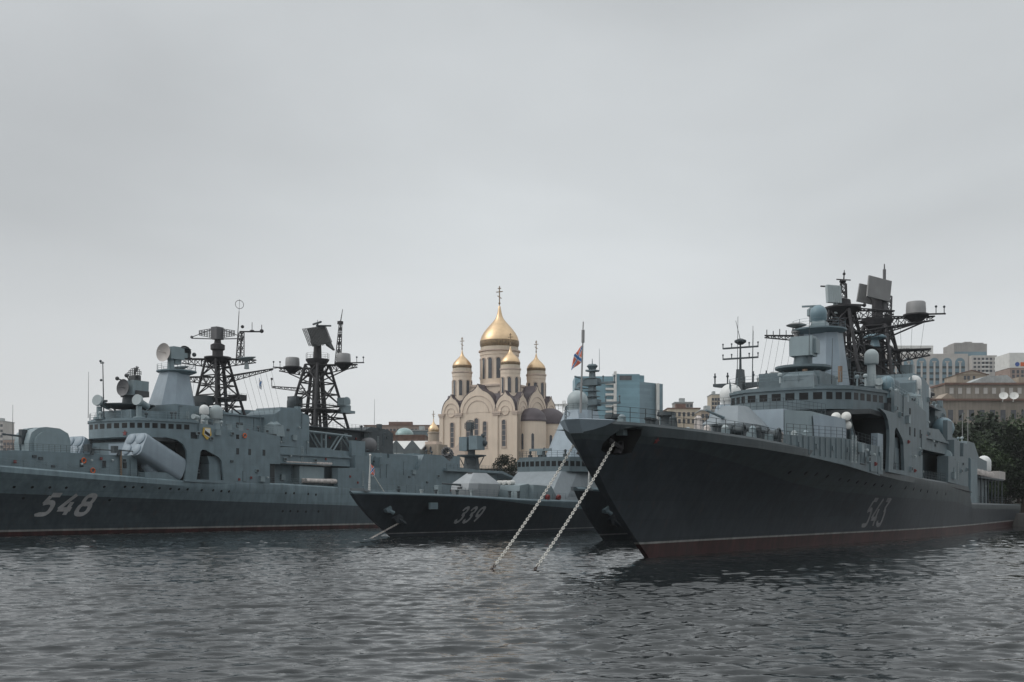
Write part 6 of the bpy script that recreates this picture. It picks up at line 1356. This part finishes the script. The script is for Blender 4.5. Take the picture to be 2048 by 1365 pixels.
KIND = [tree_mesh(11, 11, 7.5, 'leaf_dark'), tree_mesh(12, 12, 7, 'leaf_mid'), tree_mesh(13, 9, 7, 'leaf_dark')]; used = [False] * 3
def tree(px, ytop, Y, kd, label, group):
    a = at(px, ytop, Y); g = gz(a.x, a.y); h = a.z - g; t = empty('tree', (a.x, a.y, g)); tag(t, label, 'tree', group); s = h / (11, 12, 9)[kd]
    t.rotation_euler = (0, 0, px * 1.7)
    for o in KIND[kd]:
        c = o if not used[kd] else o.copy()
        if used[kd]: C.objects.link(c)
        c.parent = t; c.scale = (max(s, .6), max(s, .6), s)
    used[kd] = True
TR = [(1876, 846, 246), (1893, 836, 262), (1912, 848, 244), (1930, 838, 258), (1948, 846, 240), (1966, 822, 262), (1984, 842, 242), (2003, 832, 256), (2020, 836, 244), (2037, 818, 258), (2056, 826, 246), (1900, 868, 232), (1938, 872, 230), (1975, 866, 228), (2012, 862, 230), (2046, 858, 228)]
for i, (px, yt, Y) in enumerate(TR): tree(px, yt + 20 + 9 * math.sin(i * 2.4), Y, i % 3, 'dark leafy tree in the belt between 543 and the long buff building', 'trees in the belt on the right')
tree(1011, 913, 372, 2, 'small round dark tree in front of the cathedral wall', None)
tree(1086, 921, 372, 0, 'low dark tree beside the apses of the cathedral', None)

# ---------------------------------------------------------------- quay-side bits at the right edge
a = at(2046, 1046, 226); t = empty('launch', (a.x + 4, a.y, 0), R(20)); tag(t, 'small pale work launch moored at the right edge behind 543', 'boat')
mb = MB().prism([(-5, 0.0), (5, 0.0), (5.4, 1.3), (-6.2, 1.5)], 'y', -1.5, 1.5); mb.build('hull', 'mast_grey', t); MB().box(-5.6, 4.8, -1.55, 1.55, 1.35, 1.6).build('gunwale', 'panel_white', t); mb = MB().box(-2, 2.4, -1.1, 1.1, 1.5, 3.2); mb.build('cabin', 'concrete_grey', t); MB().prism([(-2.4, 3.2), (2.7, 3.2), (1.9, 4.3), (-1.2, 4.3)], 'y', -1.3, 1.3).build('cabin_roof', 'plaster_ochre', t)

# ---------------------------------------------------------------- harbour air
hm = bpy.data.materials.new('haze'); hm.use_nodes = True; ht = hm.node_tree; ht.nodes.clear()
ho = ht.nodes.new('ShaderNodeOutputMaterial'); hv = ht.nodes.new('ShaderNodeVolumePrincipled'); hv.inputs['Color'].default_value = (.93, .95, .97, 1); hv.inputs['Density'].default_value = .00011; hv.inputs['Anisotropy'].default_value = .2
ht.links.new(hv.outputs[0], ho.inputs['Volume'])
me = bpy.data.meshes.new('haze'); bm = bmesh.new(); bmesh.ops.create_cube(bm, size=1); bm.to_mesh(me); bm.free(); me.materials.append(hm)
ho_ = bpy.data.objects.new('haze', me); C.objects.link(ho_); ho_.scale = (1500, 830, 130); ho_.location = (0, 385, 61); tag(ho_, kind='stuff', label='faint grey harbour haze')
